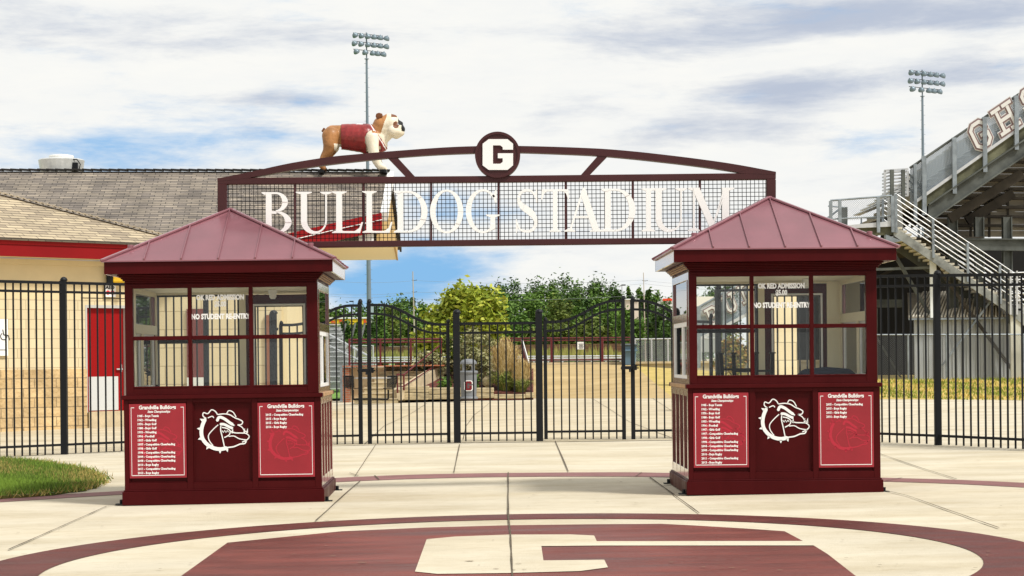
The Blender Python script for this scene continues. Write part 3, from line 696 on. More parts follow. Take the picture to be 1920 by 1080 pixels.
def circ(cx, cy, r, n=48, sy=1.02): return [(cx + r * math.cos(2 * math.pi * k / n), cy + r * sy * math.sin(2 * math.pi * k / n)) for k in range(n)]
b = MB(); ex(b, circ(933, 290.5, 42.5), -.012, .124); b.build('medallion', sign_m, arch, world=True)
b = MB(); cq = circ(933, 290.5, 42.5); ci = circ(933, 290.5, 37.5)
for k in range(48): j = (k + 1) % 48; ex(b, [cq[k], cq[j], ci[j], ci[k]], -.024, .012)
b.build('medallion_rim', sign_m, arch, world=True)
def block_G(x0, y0, x1, y1, d=None):      # slab G, image style coordinates, y down; returns polygons (C body and spur)
    w, h = x1 - x0, y1 - y0; X = lambda u: x0 + u * w; Y = lambda v: y0 + v * h
    return [[(X(a), Y(c)) for a, c in q] for q in (
        [(0, .15), (.2, 0), (.34, .0), (.34, 1), (.2, 1), (0, .85)], [(.34, 0), (.82, 0), (1, .15), (1, .34), (.66, .34), (.66, .26), (.58, .20), (.34, .20)],
        [(.34, .80), (.58, .80), (.66, .74), (.66, .62), (1, .62), (1, .85), (.82, 1), (.34, 1)], [(.50, .46), (1, .46), (1, .62), (.66, .62), (.50, .62)])]
b = MB()
for q in block_G(905, 261.5, 962, 319): ex(b, q, -.026, .012)
b.build('medallion_letter', white_p, arch, world=True)
# serif lettering. glyphs are built from stroke pieces in a unit box (y up, cap height 1)
def arcp(cx, cy, rx, ry, a0, a1, n=16): return [(cx + rx * math.cos(math.radians(a0 + (a1 - a0) * k / n)), cy + ry * math.sin(math.radians(a0 + (a1 - a0) * k / n))) for k in range(n + 1)]
def quadsof(outer, inner): return [[outer[k], outer[k + 1], inner[k + 1], inner[k]] for k in range(len(outer) - 1)]
def serif(cx, y, w, up=1, h=.035): return [(cx - w / 2, y), (cx + w / 2, y), (cx + w / 2, y + up * h * .6), (cx + w * .2, y + up * h * 1.8), (cx - w * .2, y + up * h * 1.8), (cx - w / 2, y + up * h * .6)]
def bar(x0, x1, y0, y1): return [(x0, y0), (x1, y0), (x1, y1), (x0, y1)]
ST, HL = .155, .045
def glyph(ch):
    if ch == 'I': return [bar(.42, .42 + ST, .0, 1)] + [serif(.4975, 0, .42), serif(.4975, 1, .42, -1)], 1.0
    if ch == 'L': return [bar(.12, .12 + ST, 0, 1), serif(.2, 0, .38), serif(.2, 1, .40, -1), bar(.2, .74, 0, HL), [(.70, 0), (.76, 0), (.84, .26), (.80, .26), (.74, .12), (.62, HL), (.6, 0)]], .86
    if ch == 'T': return [bar(.42, .42 + ST, 0, .98), serif(.4975, 0, .42), bar(.04, .955, 1 - HL, 1), [(0, .76), (.035, .76), (.10, .90), (.22, .96), (.22, 1), (.02, 1)], [(.995, .76), (.96, .76), (.895, .90), (.775, .96), (.775, 1), (.975, 1)]], 1.0
    if ch == 'U':
        o_ = arcp(.5, .30, .34, .32, 180, 360, 20); i_ = arcp(.535, .30, .27 - .03, .255, 180, 360, 20); i_ = [(.16 + ST + (x - .295) * (.80 - .16 - ST) / (.775 - .295), y) for x, y in i_]
        return quadsof(o_, i_) + [bar(.16, .16 + ST, .30, 1), bar(.80, .84, .30, 1), serif(.235, 1, .42, -1), serif(.82, 1, .30, -1)], 1.0
    if ch == 'D':
        o_ = arcp(.40, .5, .54, .5, -90, 90, 24); i_ = arcp(.40, .5, .37, .455, -90, 90, 24)
        return quadsof(o_, i_) + [bar(.12, .12 + ST, 0, 1), bar(.2, .4, 0, HL), bar(.2, .4, 1 - HL, 1), serif(.14, 0, .24), serif(.14, 1, .24, -1)], .96
    if ch == 'B':
        o1 = arcp(.42, .76, .32, .24, -90, 90, 18); i1 = arcp(.42, .76, .17, .195, -90, 90, 18); o2 = arcp(.42, .27, .42, .27, -90, 90, 18); i2 = arcp(.42, .27, .25, .225, -90, 90, 18)
        return quadsof(o1, i1) + quadsof(o2, i2) + [bar(.14, .14 + ST, 0, 1), bar(.2, .42, 0, HL), bar(.2, .42, 1 - HL, 1), bar(.2, .43, .52 - HL, .54), serif(.15, 0, .26), serif(.15, 1, .26, -1)], .88
    if ch == 'O':
        o_ = arcp(.5, .5, .48, .52, 0, 360, 40); i_ = arcp(.5, .5, .32, .475, 0, 360, 40)
        return quadsof(o_, i_), 1.0
    if ch == 'G':
        o_ = arcp(.5, .5, .48, .52, 42, 318, 34); i_ = arcp(.52, .5, .345, .475, 42, 318, 34); i_[0] = (.80, .82); i_[-1] = (.74, .14)
        return quadsof(o_, i_) + [bar(.72, .72 + ST - .02, .06, .40), serif(.79, .42, .40, -1), [(.86, .70), (.895, .70), (.895, 1.0), (.865, 1.0), (.80, .88), (.76, .90)], [(.70, .02), (.86, .10), (.86, .2), (.72, .2)]], 1.0
    if ch == 'S':
        c = smooth_pts([(.80, .80), (.68, .95), (.48, .985), (.27, .92), (.20, .76), (.30, .62), (.50, .52), (.72, .39), (.80, .22), (.70, .06), (.48, .015), (.25, .06), (.14, .22)], 5); n = len(c)
        ws = [.05 + .125 * math.exp(-((k / n - .5) / .20) ** 2) for k in range(n)]; Lf, R = ribbon2(c, ws)
        return quadsof(Lf, R) + [[(.82, .70), (.855, .70), (.845, 1.02), (.815, 1.02), (.78, .9)], [(.10, .30), (.135, .30), (.17, .10), (.13, -.02), (.10, -.02)]], .92
    if ch == 'A': return [[(.49, 1.03), (.55, 1.03), (.955, 0), (.77, 0), (.44, .85)], [(.47, .98), (.50, .90), (.16, 0), (.11, 0)], bar(.25, .72, .32, .32 + HL), serif(.135, 0, .30), serif(.86, 0, .36)], 1.0
    if ch == 'M': return [[(.10, 1), (.24, 1), (.56, .22), (.50, 0), (.13, .86)], [(.50, 0), (.55, .12), (.80, .93), (.80, .80)], [(.78, 1), (.80, 1), (.53, .0), (.49, .0)], bar(.10, .14, 0, .95), bar(.74, .74 + ST, 0, 1), serif(.12, 0, .26), serif(.82, 0, .38), serif(.12, 1, .26, -1), serif(.87, 1, .28, -1)], 1.0
LET = [('B', 489, 549), ('U', 553, 624), ('L', 622, 682), ('L', 679, 737), ('D', 737, 803), ('O', 805, 870), ('G', 872, 938), ('S', 962, 1011), ('T', 1015, 1067), ('A', 1059, 1128), ('D', 1126, 1193), ('I', 1186, 1246), ('U', 1218, 1290), ('M', 1291, 1376)]
for ch, x0, x1 in LET:
    b = MB(); qs, wd = glyph(ch); xc = (x0 + x1) / 2; yt = 360.3 - (xc - 520) * .0103; yb = 437.5 - (xc - 520) * .0055
    for k, q in enumerate(qs): ex(b, [(x0 + (x / wd if ch not in 'I' else x) * (x1 - x0), yb + (yt - yb) * y) for x, y in q][::-1], -.006 + (k % 9) * .0005, .028)
    b.build('letter', white_p, arch, world=True)

# ================================================================== FENCES AND GATES (black pickets)
def picket_run(name, label, cat, pts, ytops, ymid, ybot, ypb, spacing_px, posts, group=None, hinge=None):
    """pts: list of (px, Y) along the run; ytops etc. are functions of px giving image y"""
    def YY(px):
        for (a, ya), (c, yc) in zip(pts, pts[1:]):
            if a <= px <= c or (c == pts[-1][0] and px > c): return ya + (yc - ya) * (px - a) / (c - a)
        return pts[0][1]
    x0, x1 = pts[0][0], pts[-1][0]
    o = thing(name, label, cat, P((x0 + x1) / 2, ypb((x0 + x1) / 2), YY((x0 + x1) / 2)), group)
    b = MB(); n = max(1, round((x1 - x0) / spacing_px))
    for k in range(1, n):
        px = x0 + (x1 - x0) * k / n
        if any(abs(px - q[0]) < 9 for q in posts): continue
        Y = YY(px); lo, hi = P(px, ypb(px), Y), P(px, ytops(px), Y); b.box(((lo.x + hi.x) / 2, Y, (lo.z + hi.z) / 2), (.022, .022, hi.z - lo.z))
    b.build('picket_panel', black_p, o, world=True)
    for f, h in ((ytops, .042), (ymid, .036), (ybot, .034)):
        b = MB(); m_ = max(2, int((x1 - x0) / 9)); q = [x0 + (x1 - x0) * k / m_ for k in range(m_ + 1)]; q = [P(x, f(x), YY(x)) for x in q]
        for a, c in zip(q, q[1:]): b.beam(a, c + (c - a) * .06, .04, h)
        b.build('rail', black_p, o, world=True)
    for (px, yt, yb, w) in posts:
        Y = YY(px); lo, hi = P(px, yb, Y), P(px, yt, Y); ww = w * Y / F
        b = MB(); b.box(((lo.x + hi.x) / 2, Y, (lo.z + hi.z) / 2 - .02), (ww, ww, hi.z - lo.z)); b.lathe((hi.x, Y, hi.z - .021), [(ww * .60, 0), (ww * .60, .02), (ww * .45, .045), (ww * .15, .06)], 8)
        b.build('post', black_p, o, world=True, bevel=.004)
    return o
def lin(x0, y0, x1, y1): return lambda x: y0 + (y1 - y0) * (x - x0) / (x1 - x0)
def curve(tab):
    def f(x):
        if x <= tab[0][0]: return tab[0][1]
        for (a, ya), (c, yc) in zip(tab, tab[1:]):
            if x <= c: t = (x - a) / (c - a); return ya + (yc - ya) * t
        return tab[-1][1]
    return f
GF = 'black picket fence runs beside the ticket booths'
picket_run('picket_fence', 'tall black picket fence in front of the red door and block wall', 'fence', [(-60, 26.6), (121, 27.8), (387, 28.7), (513, 29.0)], lin(0, 527.5, 513, 540), lin(0, 545, 513, 556), lin(0, 839, 513, 817), lin(0, 857, 513, 832), 14.5,
           [(-60, 520, 860, 11.5), (119.5, 524, 852, 12), (387, 536, 840, 9.5)], GF)
picket_run('picket_fence', 'tall black picket fence in front of the corrugated shed and bleachers', 'fence', [(1347, 29.0), (1650, 26.6), (1760, 25.5), (2000, 23.4)], curve([(1347, 527), (1650, 518), (1760, 516.5), (2000, 514)]), curve([(1347, 545), (1650, 537), (1760, 535), (2000, 533)]), curve([(1347, 806), (1650, 813), (1760, 817), (2000, 828)]), curve([(1347, 822), (1650, 829), (1760, 833), (2000, 848)]), 14.0,
           [(1347, 540, 828, 11), (1757.5, 512, 836, 12), (2000, 508, 850, 12)], GF)
GG = 'black picket gate leaves of the entrance'
topL = [(697, 572), (720, 572), (741, 577), (758, 585.6), (783, 599), (804, 606), (820, 608.4), (846, 608.4)]
lowL = [(697, 588), (720, 589.5), (741, 594.5), (758, 603), (783, 616.5), (804, 623), (820, 624.6), (846, 624.4)]
picket_run('gate_leaf', 'arched gate leaf left of the planter, high side next to the latch', 'gate', [(692, 29.2), (841, 29.1)], curve(topL), curve(lowL), lin(697, 816, 841, 813.5), lin(697, 832, 841, 829), 15.2, [(692.5, 565, 832, 7.5), (840.5, 603, 828, 6.5)], GG)
mir = lambda tab, c, dy=0: sorted((2 * c - x, y + dy) for x, y in tab)
picket_run('gate_leaf', 'arched gate leaf beside the side window of the ticket booth by the lawn', 'gate', [(529, 29.1), (675, 29.2)], curve(mir(topL, 685.5, 1)), curve(mir(lowL, 685.5, 1)), lin(527, 820, 675, 816.5), lin(527, 835, 675, 832.5), 15.2, [(527.5, 606, 834, 6.5), (675.5, 565, 832, 7.5)], GG)
picket_run('fence_panel', 'flat black picket panel between the two thick centre posts', 'fence', [(857, 29.05), (1011, 29.0)], lin(857, 607, 1011, 605.5), lin(857, 624.3, 1011, 622.3), lin(857, 813, 1011, 811), lin(857, 827.5, 1011, 826), 15.2, [(856.5, 585, 831, 12.7), (1011, 584, 827.5, 12.7)])
topR = [(1022, 604), (1050, 603), (1071, 598), (1096, 585.6), (1117, 573), (1138, 566), (1152, 564), (1166, 563.4)]
lowR = [(1022, 620.5), (1050, 619.8), (1071, 615), (1096, 602), (1117, 589.5), (1138, 582.5), (1152, 580.6), (1166, 580)]
picket_run('gate_leaf', 'arched gate leaf in front of the rising ramp', 'gate', [(1023, 29.0), (1170, 29.0)], curve(topR), curve(lowR), lin(1023, 809.5, 1170, 808), lin(1023, 824, 1170, 822.5), 15.2, [(1022.8, 599, 821, 6.5), (1169, 559, 824, 7.0)], GG)
picket_run('gate_leaf', 'arched gate leaf in front of the dry grass slope, running behind the booth', 'gate', [(1186, 29.0), (1334, 29.0)], curve(mir(topR, 1178, 0)), curve(mir(lowR, 1178, 0)), lin(1186, 808, 1334, 805.5), lin(1186, 822.5, 1334, 820), 15.2, [(1186.4, 559.5, 824, 7.5), (1333.5, 592, 821, 6.5)], GG)
picket_run('gate_post', 'thick black gate post standing behind the door window of the booth by the lawn', 'gate post', [(505, 29.0), (521, 29.0)], lin(0, 617, 600, 617), lin(0, 630, 600, 630), lin(0, 800, 600, 800), lin(0, 832, 600, 832), 20, [(513, 586, 833, 13)])
def latch(px, py, label):
    o = P(px, py, 28.95); t = thing('gate_latch', label, 'latch', o, 'gate latches')
    b = MB(); b.bx(-.10, .12, -.05, -.02, -.02, .03); b.bx(-.11, -.05, -.07, .01, -.03, .035); b.bx(.07, .13, -.07, .01, -.035, .04); b.tube((-.12, -.04, 0), (.16, -.04, 0), .012, 8); b.build('latch_body', black_p, t, bevel=.004)
    b = MB(); b.tube((.10, -.06, .05), (.14, -.09, .03), .008, 6); b.tube((.02, -.05, -.02), (.02, -.06, -.06), .014, 8); b.build('latch_handle', black_p, t)
latch(685, 695, 'black gravity latch joining the gate posts near the wire chairs')
latch(1178, 690, 'black gravity latch joining the gate posts near the blue bin')

# ================================================================== BLOCK BUILDING (left)
bld = thing('block_building', 'cream block and stone building with shingle roof, red fascia and red door', 'building', (-9, 42, 0))
q0, q1 = Vector((-10.42, 38, 0)), Vector((-7.86, 40.35, 0)); wd_ = (q1 - q0).normalized(); wn = Vector((wd_.y, -wd_.x, 0))       # angled front wall, wn points to the camera
if wn.y > 0: wn = -wn
Wp = lambda s, z, d=0.0: q0 + wd_ * s + wn * d + Vector((0, 0, z))      # s along the wall, d out of it
def wall_s(px, py=690):  return (on_plane(px, py, q0, wn) - q0).dot(wd_)
def wallp(px, py): v = on_plane(px, py, q0, wn); return (v - q0).dot(wd_), v.z
sD0, sD1, sE = wall_s(162), wall_s(240), wall_s(262)
zdt = wallp(200, 577.5)[1]; zr = wallp(60, 690)[1]
def wallbox(m, s0, s1, z0, z1, d0, d1):
    m.extrude([Wp(s0, z0, d0), Wp(s1, z0, d0), Wp(s1, z1, d0), Wp(s0, z1, d0)], wn * (d1 - d0))
zs = wallp(60, 693)[1]      # top of the stone course
b = MB()
for s0, s1, z0, z1 in ((-6, sD0, zs, 2.62), (sD1, sE, zs, 2.62)): wallbox(b, s0, s1, z0, z1, -.25, -.03)
wallbox(b, sD0, sD1, zdt + .06, 2.62, -.25, -.03)
b.uvplane(q0, wd_, Vector((0, 0, 1))).build('wall', block_sm, bld, world=True)
b = MB()
for s0, s1 in ((-6, sD0), (sD1, sE)): wallbox(b, s0, s1, -.2, zs - .001, -.25, .02)
b.uvplane(q0 + Vector((0, 0, -.02)), wd_, Vector((0, 0, 1))).build('stone_course', block_rock, bld, world=True)
b = MB(); wallbox(b, -6, sE, 2.621, 3.45, -.25, -.028); wallbox(b, -6, sE, 3.33, 3.44, -.027, .02); b.build('upper_wall', stucco, bld, world=True)
# frontal wall behind the booth
X1, X2, YB = P(262, 690, 40.6).x, P(528, 690, 40.9).x, 40.9
b = MB(); b.bx(X1, X2, YB, YB + .25, .62, 3.9); b.uvplane(Vector((0, YB, 0)), Vector((1, 0, 0)), Vector((0, 0, 1))).build('back_block_wall', Mbrick('large_block', (.62, .52, .33), (.58, .47, .29), (.38, .30, .18), .80, .40, .010, bump=.3, fine=20, fbump=.1, var=.05), bld, world=True)
b = MB(); b.bx(X1, X2, YB - .03, YB + .25, -.2, .619); b.uvplane(Vector((0, YB, 0)), Vector((1, 0, 0)), Vector((0, 0, 1))).build('back_stone_course', block_rock, bld, world=True)
b = MB(); b.bx(X2, X2 + .12, YB + .1, 49, -.2, 3.9); b.build('end_wall', stucco, bld, world=True)
b = MB(); b.bx(P(345, 0, YB).x, P(376, 0, YB).x, YB - .06, YB - .02, .95, 2.45); b.build('shutter', M('brown_red_shutter', (.14, .03, .025), .5), bld, world=True)
b = MB(); b.bx(P(345, 0, YB).x, P(376, 0, YB).x, YB - .09, YB - .05, .30, .949); b.build('kick_panel', M('kick_plate', (.62, .62, .58), .5), bld, world=True)
b = MB(); b.bx(P(492, 0, YB).x, P(505, 0, YB).x, YB - .08, YB - .02, .55, 2.3); b.build('shutter', M('brown_louver', (.22, .08, .04), .6), bld, world=True)
# door
zk0, zk1 = wallp(205, 770)[1], wallp(205, 706)[1]; zd0 = wallp(205, 771)[1]
b = MB(); wallbox(b, sD0 + .04, sD1 - .04, zd0, zdt, -.16, -.11); dr = b.build('door', red_door, bld, world=True)
b = MB(); wallbox(b, wall_s(171), wall_s(226), zk0 + .01, zk1, -.109, -.10); b.build('kick_plate', M('door_plate', (.60, .62, .62), .4, metal=.2), dr, world=True)
b = MB(); hs, hz = wallp(229, 692); wallbox(b, hs - .09, hs + .05, hz - .015, hz + .015, -.09, -.06); wallbox(b, hs + .01, hs + .05, hz - .06, hz + .10, -.109, -.088); b.build('door_handle', alu, dr, world=True)
b = MB(); wallbox(b, sD0, sD0 + .04, zd0 - .02, zdt + .06, -.2, -.02); wallbox(b, sD1 - .04, sD1, zd0 - .02, zdt + .06, -.2, -.02); wallbox(b, sD0 + .04, sD1 - .04, zdt, zdt + .06, -.2, -.02); b.build('door_frame', M('door_frame_grey', (.45, .45, .43), .5), bld, world=True)
b = MB(); wallbox(b, sD0 + .05, sD1, -.15, zd0, -.2, .01); b.build('door_sill', stone_tan, bld, world=True)
b = MB(); wallbox(b, sD0 - .1, sD1 + .1, zdt + .20, zdt + .215, -.03, -.022); wallbox(b, sD0 - .1, sD1 + .1, zdt + .33, zdt + .345, -.03, -.022); b.build('score_line', beam_dk, bld, world=True)
# angled fascia, soffit and the roof over this wing
e0, e1 = q0 + wn * .45, q1 + wn * .45
ez = 3.80
b = MB(); a_, c_ = e0 - wd_ * 6, e1 + wd_ * 1.2
b.extrude([a_ + Vector((0, 0, 3.46)), c_ + Vector((0, 0, 3.46)), c_ + Vector((0, 0, 3.70)), a_ + Vector((0, 0, 3.70))], -wn * .06)
b.extrude([a_ + Vector((0, 0, 3.701)) + wn * .02, c_ + Vector((0, 0, 3.701)) + wn * .02, c_ + Vector((0, 0, 3.82)) + wn * .06, a_ + Vector((0, 0, 3.82)) + wn * .06], -wn * .06)
b.build('fascia', red_fascia, bld, world=True)
b = MB(); b.extrude([a_ - wn * .061 + Vector((0, 0, 3.462)), c_ - wn * .061 + Vector((0, 0, 3.462)), c_ - wn * .6 + Vector((0, 0, 3.462)), a_ - wn * .6 + Vector((0, 0, 3.462))], (0, 0, .02)); b.build('soffit', stucco, bld, world=True)
pn = (Vector((0, 0, 1)) * 1.0 + wn * .42).normalized(); p_e = e0 + wn * .07 + Vector((0, 0, 3.83))
rp = lambda px, py: on_plane(px, py, p_e, pn)
hipA, hipB = rp(-60, 349), rp(330, 449)
ea, ec = p_e - wd_ * 6, p_e + wd_ * ((hipB - p_e).dot(wd_))
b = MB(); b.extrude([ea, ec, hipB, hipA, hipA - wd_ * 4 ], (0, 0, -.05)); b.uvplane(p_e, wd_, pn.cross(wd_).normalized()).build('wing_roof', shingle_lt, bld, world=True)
b = MB(); n_ = 34
for k in range(n_):
    a, c = hipA.lerp(hipB, k / n_), hipA.lerp(hipB, (k + 1.12) / n_); r_ = Matrix.Rotation(random.uniform(-.04, .04), 3, 'Z')
    b.beam(a + Vector((0, 0, .055)), c + Vector((0, 0, .025)), .26, .02)
b.build('hip_caps', cap_m, bld, world=True)
# main roof
R0, R1 = P(0, 321, 46.0), P(731, 322, 47.0); rd = (R1 - R0); rd.z = 0; rd.normalize(); rd3 = (R1 - R0).normalized()
slope = Vector((0, -1, -.42)); mn = rd3.cross(slope).normalized()
if mn.z < 0: mn = -mn
mp_ = lambda px, py: on_plane(px, py, R0, mn)
poly = [mp_(-400, 321), R1, mp_(716, 399), mp_(640, 415), mp_(532, 440), mp_(440, 462), mp_(330, 466), mp_(-400, 470)]
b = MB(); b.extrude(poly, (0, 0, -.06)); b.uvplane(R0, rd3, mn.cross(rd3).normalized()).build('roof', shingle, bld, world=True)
b = MB()
for k in range(62):
    a, c = R1.lerp(mp_(-300, 321), k / 62), R1.lerp(mp_(-300, 321), (k + 1.1) / 62); b.beam(a + Vector((0, 0, .03)), c + Vector((0, 0, .045)), .30, .03)
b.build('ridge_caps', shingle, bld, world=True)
back = [R1, Vector((R1.x, 51.0, R1.z - .42 * 4)), Vector((-22, 51.0, R1.z - .42 * 4)), Vector((-22, 47, R1.z))]
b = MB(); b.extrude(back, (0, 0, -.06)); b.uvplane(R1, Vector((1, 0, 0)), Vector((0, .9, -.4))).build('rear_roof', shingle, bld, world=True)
edge = [mp_(716, 399), mp_(640, 415), mp_(532, 440), mp_(440, 462)]
b = MB()
for a, c in zip(edge, edge[1:]):
    b.extrude([a + Vector((0, -.03, -.0)), c + Vector((0, -.03, 0)), c + Vector((0, -.03, -.16)), a + Vector((0, -.03, -.16))], (0, .05, 0)); b.extrude([a + Vector((0, 0, -.165)), c + Vector((0, 0, -.165)), c + Vector((0, 0, -.42)), a + Vector((0, 0, -.42))], (0, .05, 0))
b.build('cut_fascia', red_fascia, bld, world=True)
b = MB()
for a, c in zip(edge, edge[1:]): b.beam(a + Vector((0, -.05, -.165)), c + Vector((0, -.05, -.165)), .02, .015)
b.build('drip_edge', white_p, bld, world=True)
nf, fb = edge[0], Vector((R1.x, 51.0, R1.z - .42 * 4))
b = MB(); b.extrude([R1 + Vector((-.03, 0, -.1)), nf + Vector((-.03, 0, -.1)), Vector((nf.x - .03, nf.y, 4.02)), Vector((fb.x - .03, fb.y - .6, 4.02)), Vector((fb.x - .03, fb.y - .6, fb.z - .0))], (-.1, 0, 0)); b.build('gable_wall', M('tan_gable', (.50, .34, .14), .8, var=.08), bld, world=True)
b = MB(); b.beam(R1 + Vector((.02, 0, -.10)), nf + Vector((.05, 0, -.10)), .16, .22, up=Vector((0, 0, 1))); b.build('rake_board', white_p, bld, world=True)
b = MB(); b.beam(R1 + Vector((.02, 0, -.08)), fb + Vector((.02, 0, -.06)), .05, .12); b.build('rake_board', beam_dk, bld, world=True)
b = MB(); b.bx(nf.x - .55, nf.x - .20, nf.y - .02, nf.y + .05, 4.02, nf.z - .44); b.build('corner_board', white_p, bld, world=True)
b = MB(); za, zb = yz(590, 464, 3.99), yz(745, 487, 3.99)
b.extrude([Vector((za.x - 1.5, za.y, 3.99)), Vector((-2.78, za.y, 3.99)), Vector((zb.x, zb.y, 3.99)), Vector((za.x - 1.5, zb.y, 3.99))], (0, 0, .05)); b.build('porch_soffit', M('soffit_cream', (.80, .70, .46), .6), bld, world=True)
b = MB(); b.beam(Vector((za.x - 1.5, za.y - .03, 4.0)), Vector((-2.77, za.y - .03, 4.0)), .05, .05); b.beam(Vector((-2.77, za.y, 4.0)), Vector((zb.x, zb.y, 4.0)), .04, .06); b.build('soffit_vent', M('vent_strip', (.40, .25, .08), .6), bld, world=True)
b = MB(); f0, f1 = yz(745, 488, 3.98), yz(640, 510, 3.98)
b.build('trim', white_p, bld, world=True) if False else None
# wall lamp, signs, roof fan
s_, z_ = wallp(209, 516); lp_ = Wp(s_, z_, .02)
o = thing('wall_lamp', 'black wall lamp with yellow lens under the red fascia', 'lamp', lp_)
MB().box((-.02, -.08, .02), (.14, .18, .42)).build('lamp_housing', black_p, o, bevel=.03); MB().box((.20, -.06, -.07), (.34, .16, .20)).build('lamp_lens', M('amber_lens', (.75, .48, .03), .3), o, bevel=.03)
def wall_sign(px0, px1, py0, py1, name, label):
    s0, z1 = wallp(px0, py0); s1, z0 = wallp(px1, py1); o = thing(name, label, 'sign', Wp((s0 + s1) / 2, (z0 + z1) / 2, .03))
    b = MB(); wallbox(b, s0, s1, z0, z1, .022, .032); b.build('sign_board', white_p, o, world=True); return o, s0, s1, z0, z1
o, s0, s1, z0, z1 = wall_sign(194, 216, 533, 557, 'wall_sign', 'small white defibrillator sign with red hearts above the red door')
b = MB(); text_mb(b, 'AED', .10, lambda x, y, z: Wp((s0 + s1) / 2 + x * 1.1, z1 - .10 + y, .034 + z), depth=.002, bold=.004); b.build('sign_lettering', black_p, o, world=True)
b = MB()
for dx in (-.055, .055): b.extrude([Wp((s0 + s1) / 2 + dx + .05 * math.cos(a) * (1 if math.sin(a) > 0 else .8), z0 + .09 + .05 * math.sin(a), .034) for a in [k * math.pi / 8 for k in range(16)]], wn * .002)
b.build('sign_heart', M('sign_red', (.7, .05, .06), .5), o, world=True)
o, s0, s1, z0, z1 = wall_sign(-16, 14, 598, 667, 'restroom_sign', 'white wheelchair access sign at the far edge of the wall')
b = MB(); cx_, cz_ = s0 + (s1 - s0) * .72, (z0 + z1) / 2
for k in range(12): a0, a1 = math.radians(120 + k * 20), math.radians(140 + k * 20); b.beam(Wp(cx_ + .07 * math.cos(a0), cz_ + .02 + .07 * math.sin(a0), .036), Wp(cx_ + .07 * math.cos(a1), cz_ + .02 + .07 * math.sin(a1), .036), .004, .018)
b.beam(Wp(cx_ - .02, cz_ + .16, .036), Wp(cx_, cz_ + .05, .036), .004, .02); b.beam(Wp(cx_, cz_ + .05, .036), Wp(cx_ + .10, cz_ + .04, .036), .004, .02); b.beam(Wp(cx_ + .10, cz_ + .04, .036), Wp(cx_ + .13, cz_ - .06, .036), .004, .02)
b.beam(Wp(s0 + .1, z0 + .12, .036), Wp(s1 - .05, z0 + .12, .036), .004, .012); b.build('sign_symbol', black_p, o, world=True)
fc = P(110, 322, 46.6); o = thing('roof_fan', 'white metal exhaust fan on the shingle ridge', 'roof fan', (fc.x, 46.9, fc.z - .25))
k_ = 46.9 / F; MB().lathe((0, 0, 0), [(38 * k_, 0), (39 * k_, .25), (42 * k_, .25 + 20 * k_), (42.5 * k_, .25 + 23 * k_), (40 * k_, .25 + 25 * k_), (30 * k_, .25 + 26.5 * k_)], 28).build('fan_base', M('fan_metal', (.62, .63, .62), .4, metal=.5, var=.15), o, smooth=False)
MB().lathe((0, 0, .25 + 26.5 * k_), [(22 * k_, 0), (23 * k_, 4 * k_), (22 * k_, 6 * k_), (8 * k_, 8 * k_)], 24).build('fan_cap', M('fan_cap_m', (.75, .75, .72), .4), o)
b = MB(); b.box((32 * k_, -.35, .25 + 8 * k_), (.13, .12, .22)); b.path([Vector((26 * k_, -.4, .25 + 22 * k_)), Vector((36 * k_, -.4, .25 + 22 * k_)), Vector((42 * k_, -.4, .25 + 13 * k_)), Vector((40 * k_, -.4, .25 + 3 * k_))], .014); b.build('fan_switch', black_p, o)

# ================================================================== DOG STATUE ON THE RIDGE
DY = 46.6; dk = DY / F / 3.6
d0 = P(560 + 340 / 3.6, 180 + 503 / 3.6, DY)
dog = thing('dog_statue', 'painted bulldog statue in a red vest standing on the roof ridge', 'statue', d0)
def dp(x, y, yy=0.0): return Vector(((x - 340) * dk, yy, (503 - y) * dk))
def remesh_blob(parts, vox, name, disp=0.0, smooth_it=5):
    bm = MB()
    for p in parts:
        (x0, y0, w0, r0), (x1, y1, w1, r1), sy_ = p; n = 10
        a, c = dp(x0, y0, w0), dp(x1, y1, w1); L_ = (c - a).length; st_ = max(2, int(L_ / (min(r0, r1) * dk * .45)) + 1)
        for k in range(st_ + 1):
            t = k / st_; ce = a.lerp(c, t); r = (r0 + (r1 - r0) * t) * dk; i = len(bm.v)
            for la in range(0, n + 1):
                th_ = math.pi * la / n
                for lo in range(n * 2):
                    ph = math.pi * lo / n; bm.v.append(ce + Vector((r * math.sin(th_) * math.cos(ph), sy_ * r * math.sin(th_) * math.sin(ph), r * math.cos(th_))))
            for la in range(n):
                for lo in range(n * 2): bm.face((i + la * 2 * n + lo, i + la * 2 * n + (lo + 1) % (2 * n), i + (la + 1) * 2 * n + (lo + 1) % (2 * n), i + (la + 1) * 2 * n + lo))
    me = bpy.data.meshes.new('tmp'); me.from_pydata([tuple(v) for v in bm.v], [], bm.f)
    o = bpy.data.objects.new('tmp', me); COL.objects.link(o)
    md = o.modifiers.new('r', 'REMESH'); md.mode = 'VOXEL'; md.voxel_size = vox
    s_ = o.modifiers.new('s', 'SMOOTH'); s_.iterations = smooth_it; s_.factor = .5
    bpy.context.view_layer.update(); m2 = bpy.data.meshes.new_from_object(o.evaluated_get(bpy.context.evaluated_depsgraph_get()))
    bpy.data.objects.remove(o); bpy.data.meshes.remove(me); m2.name = name
    return m2
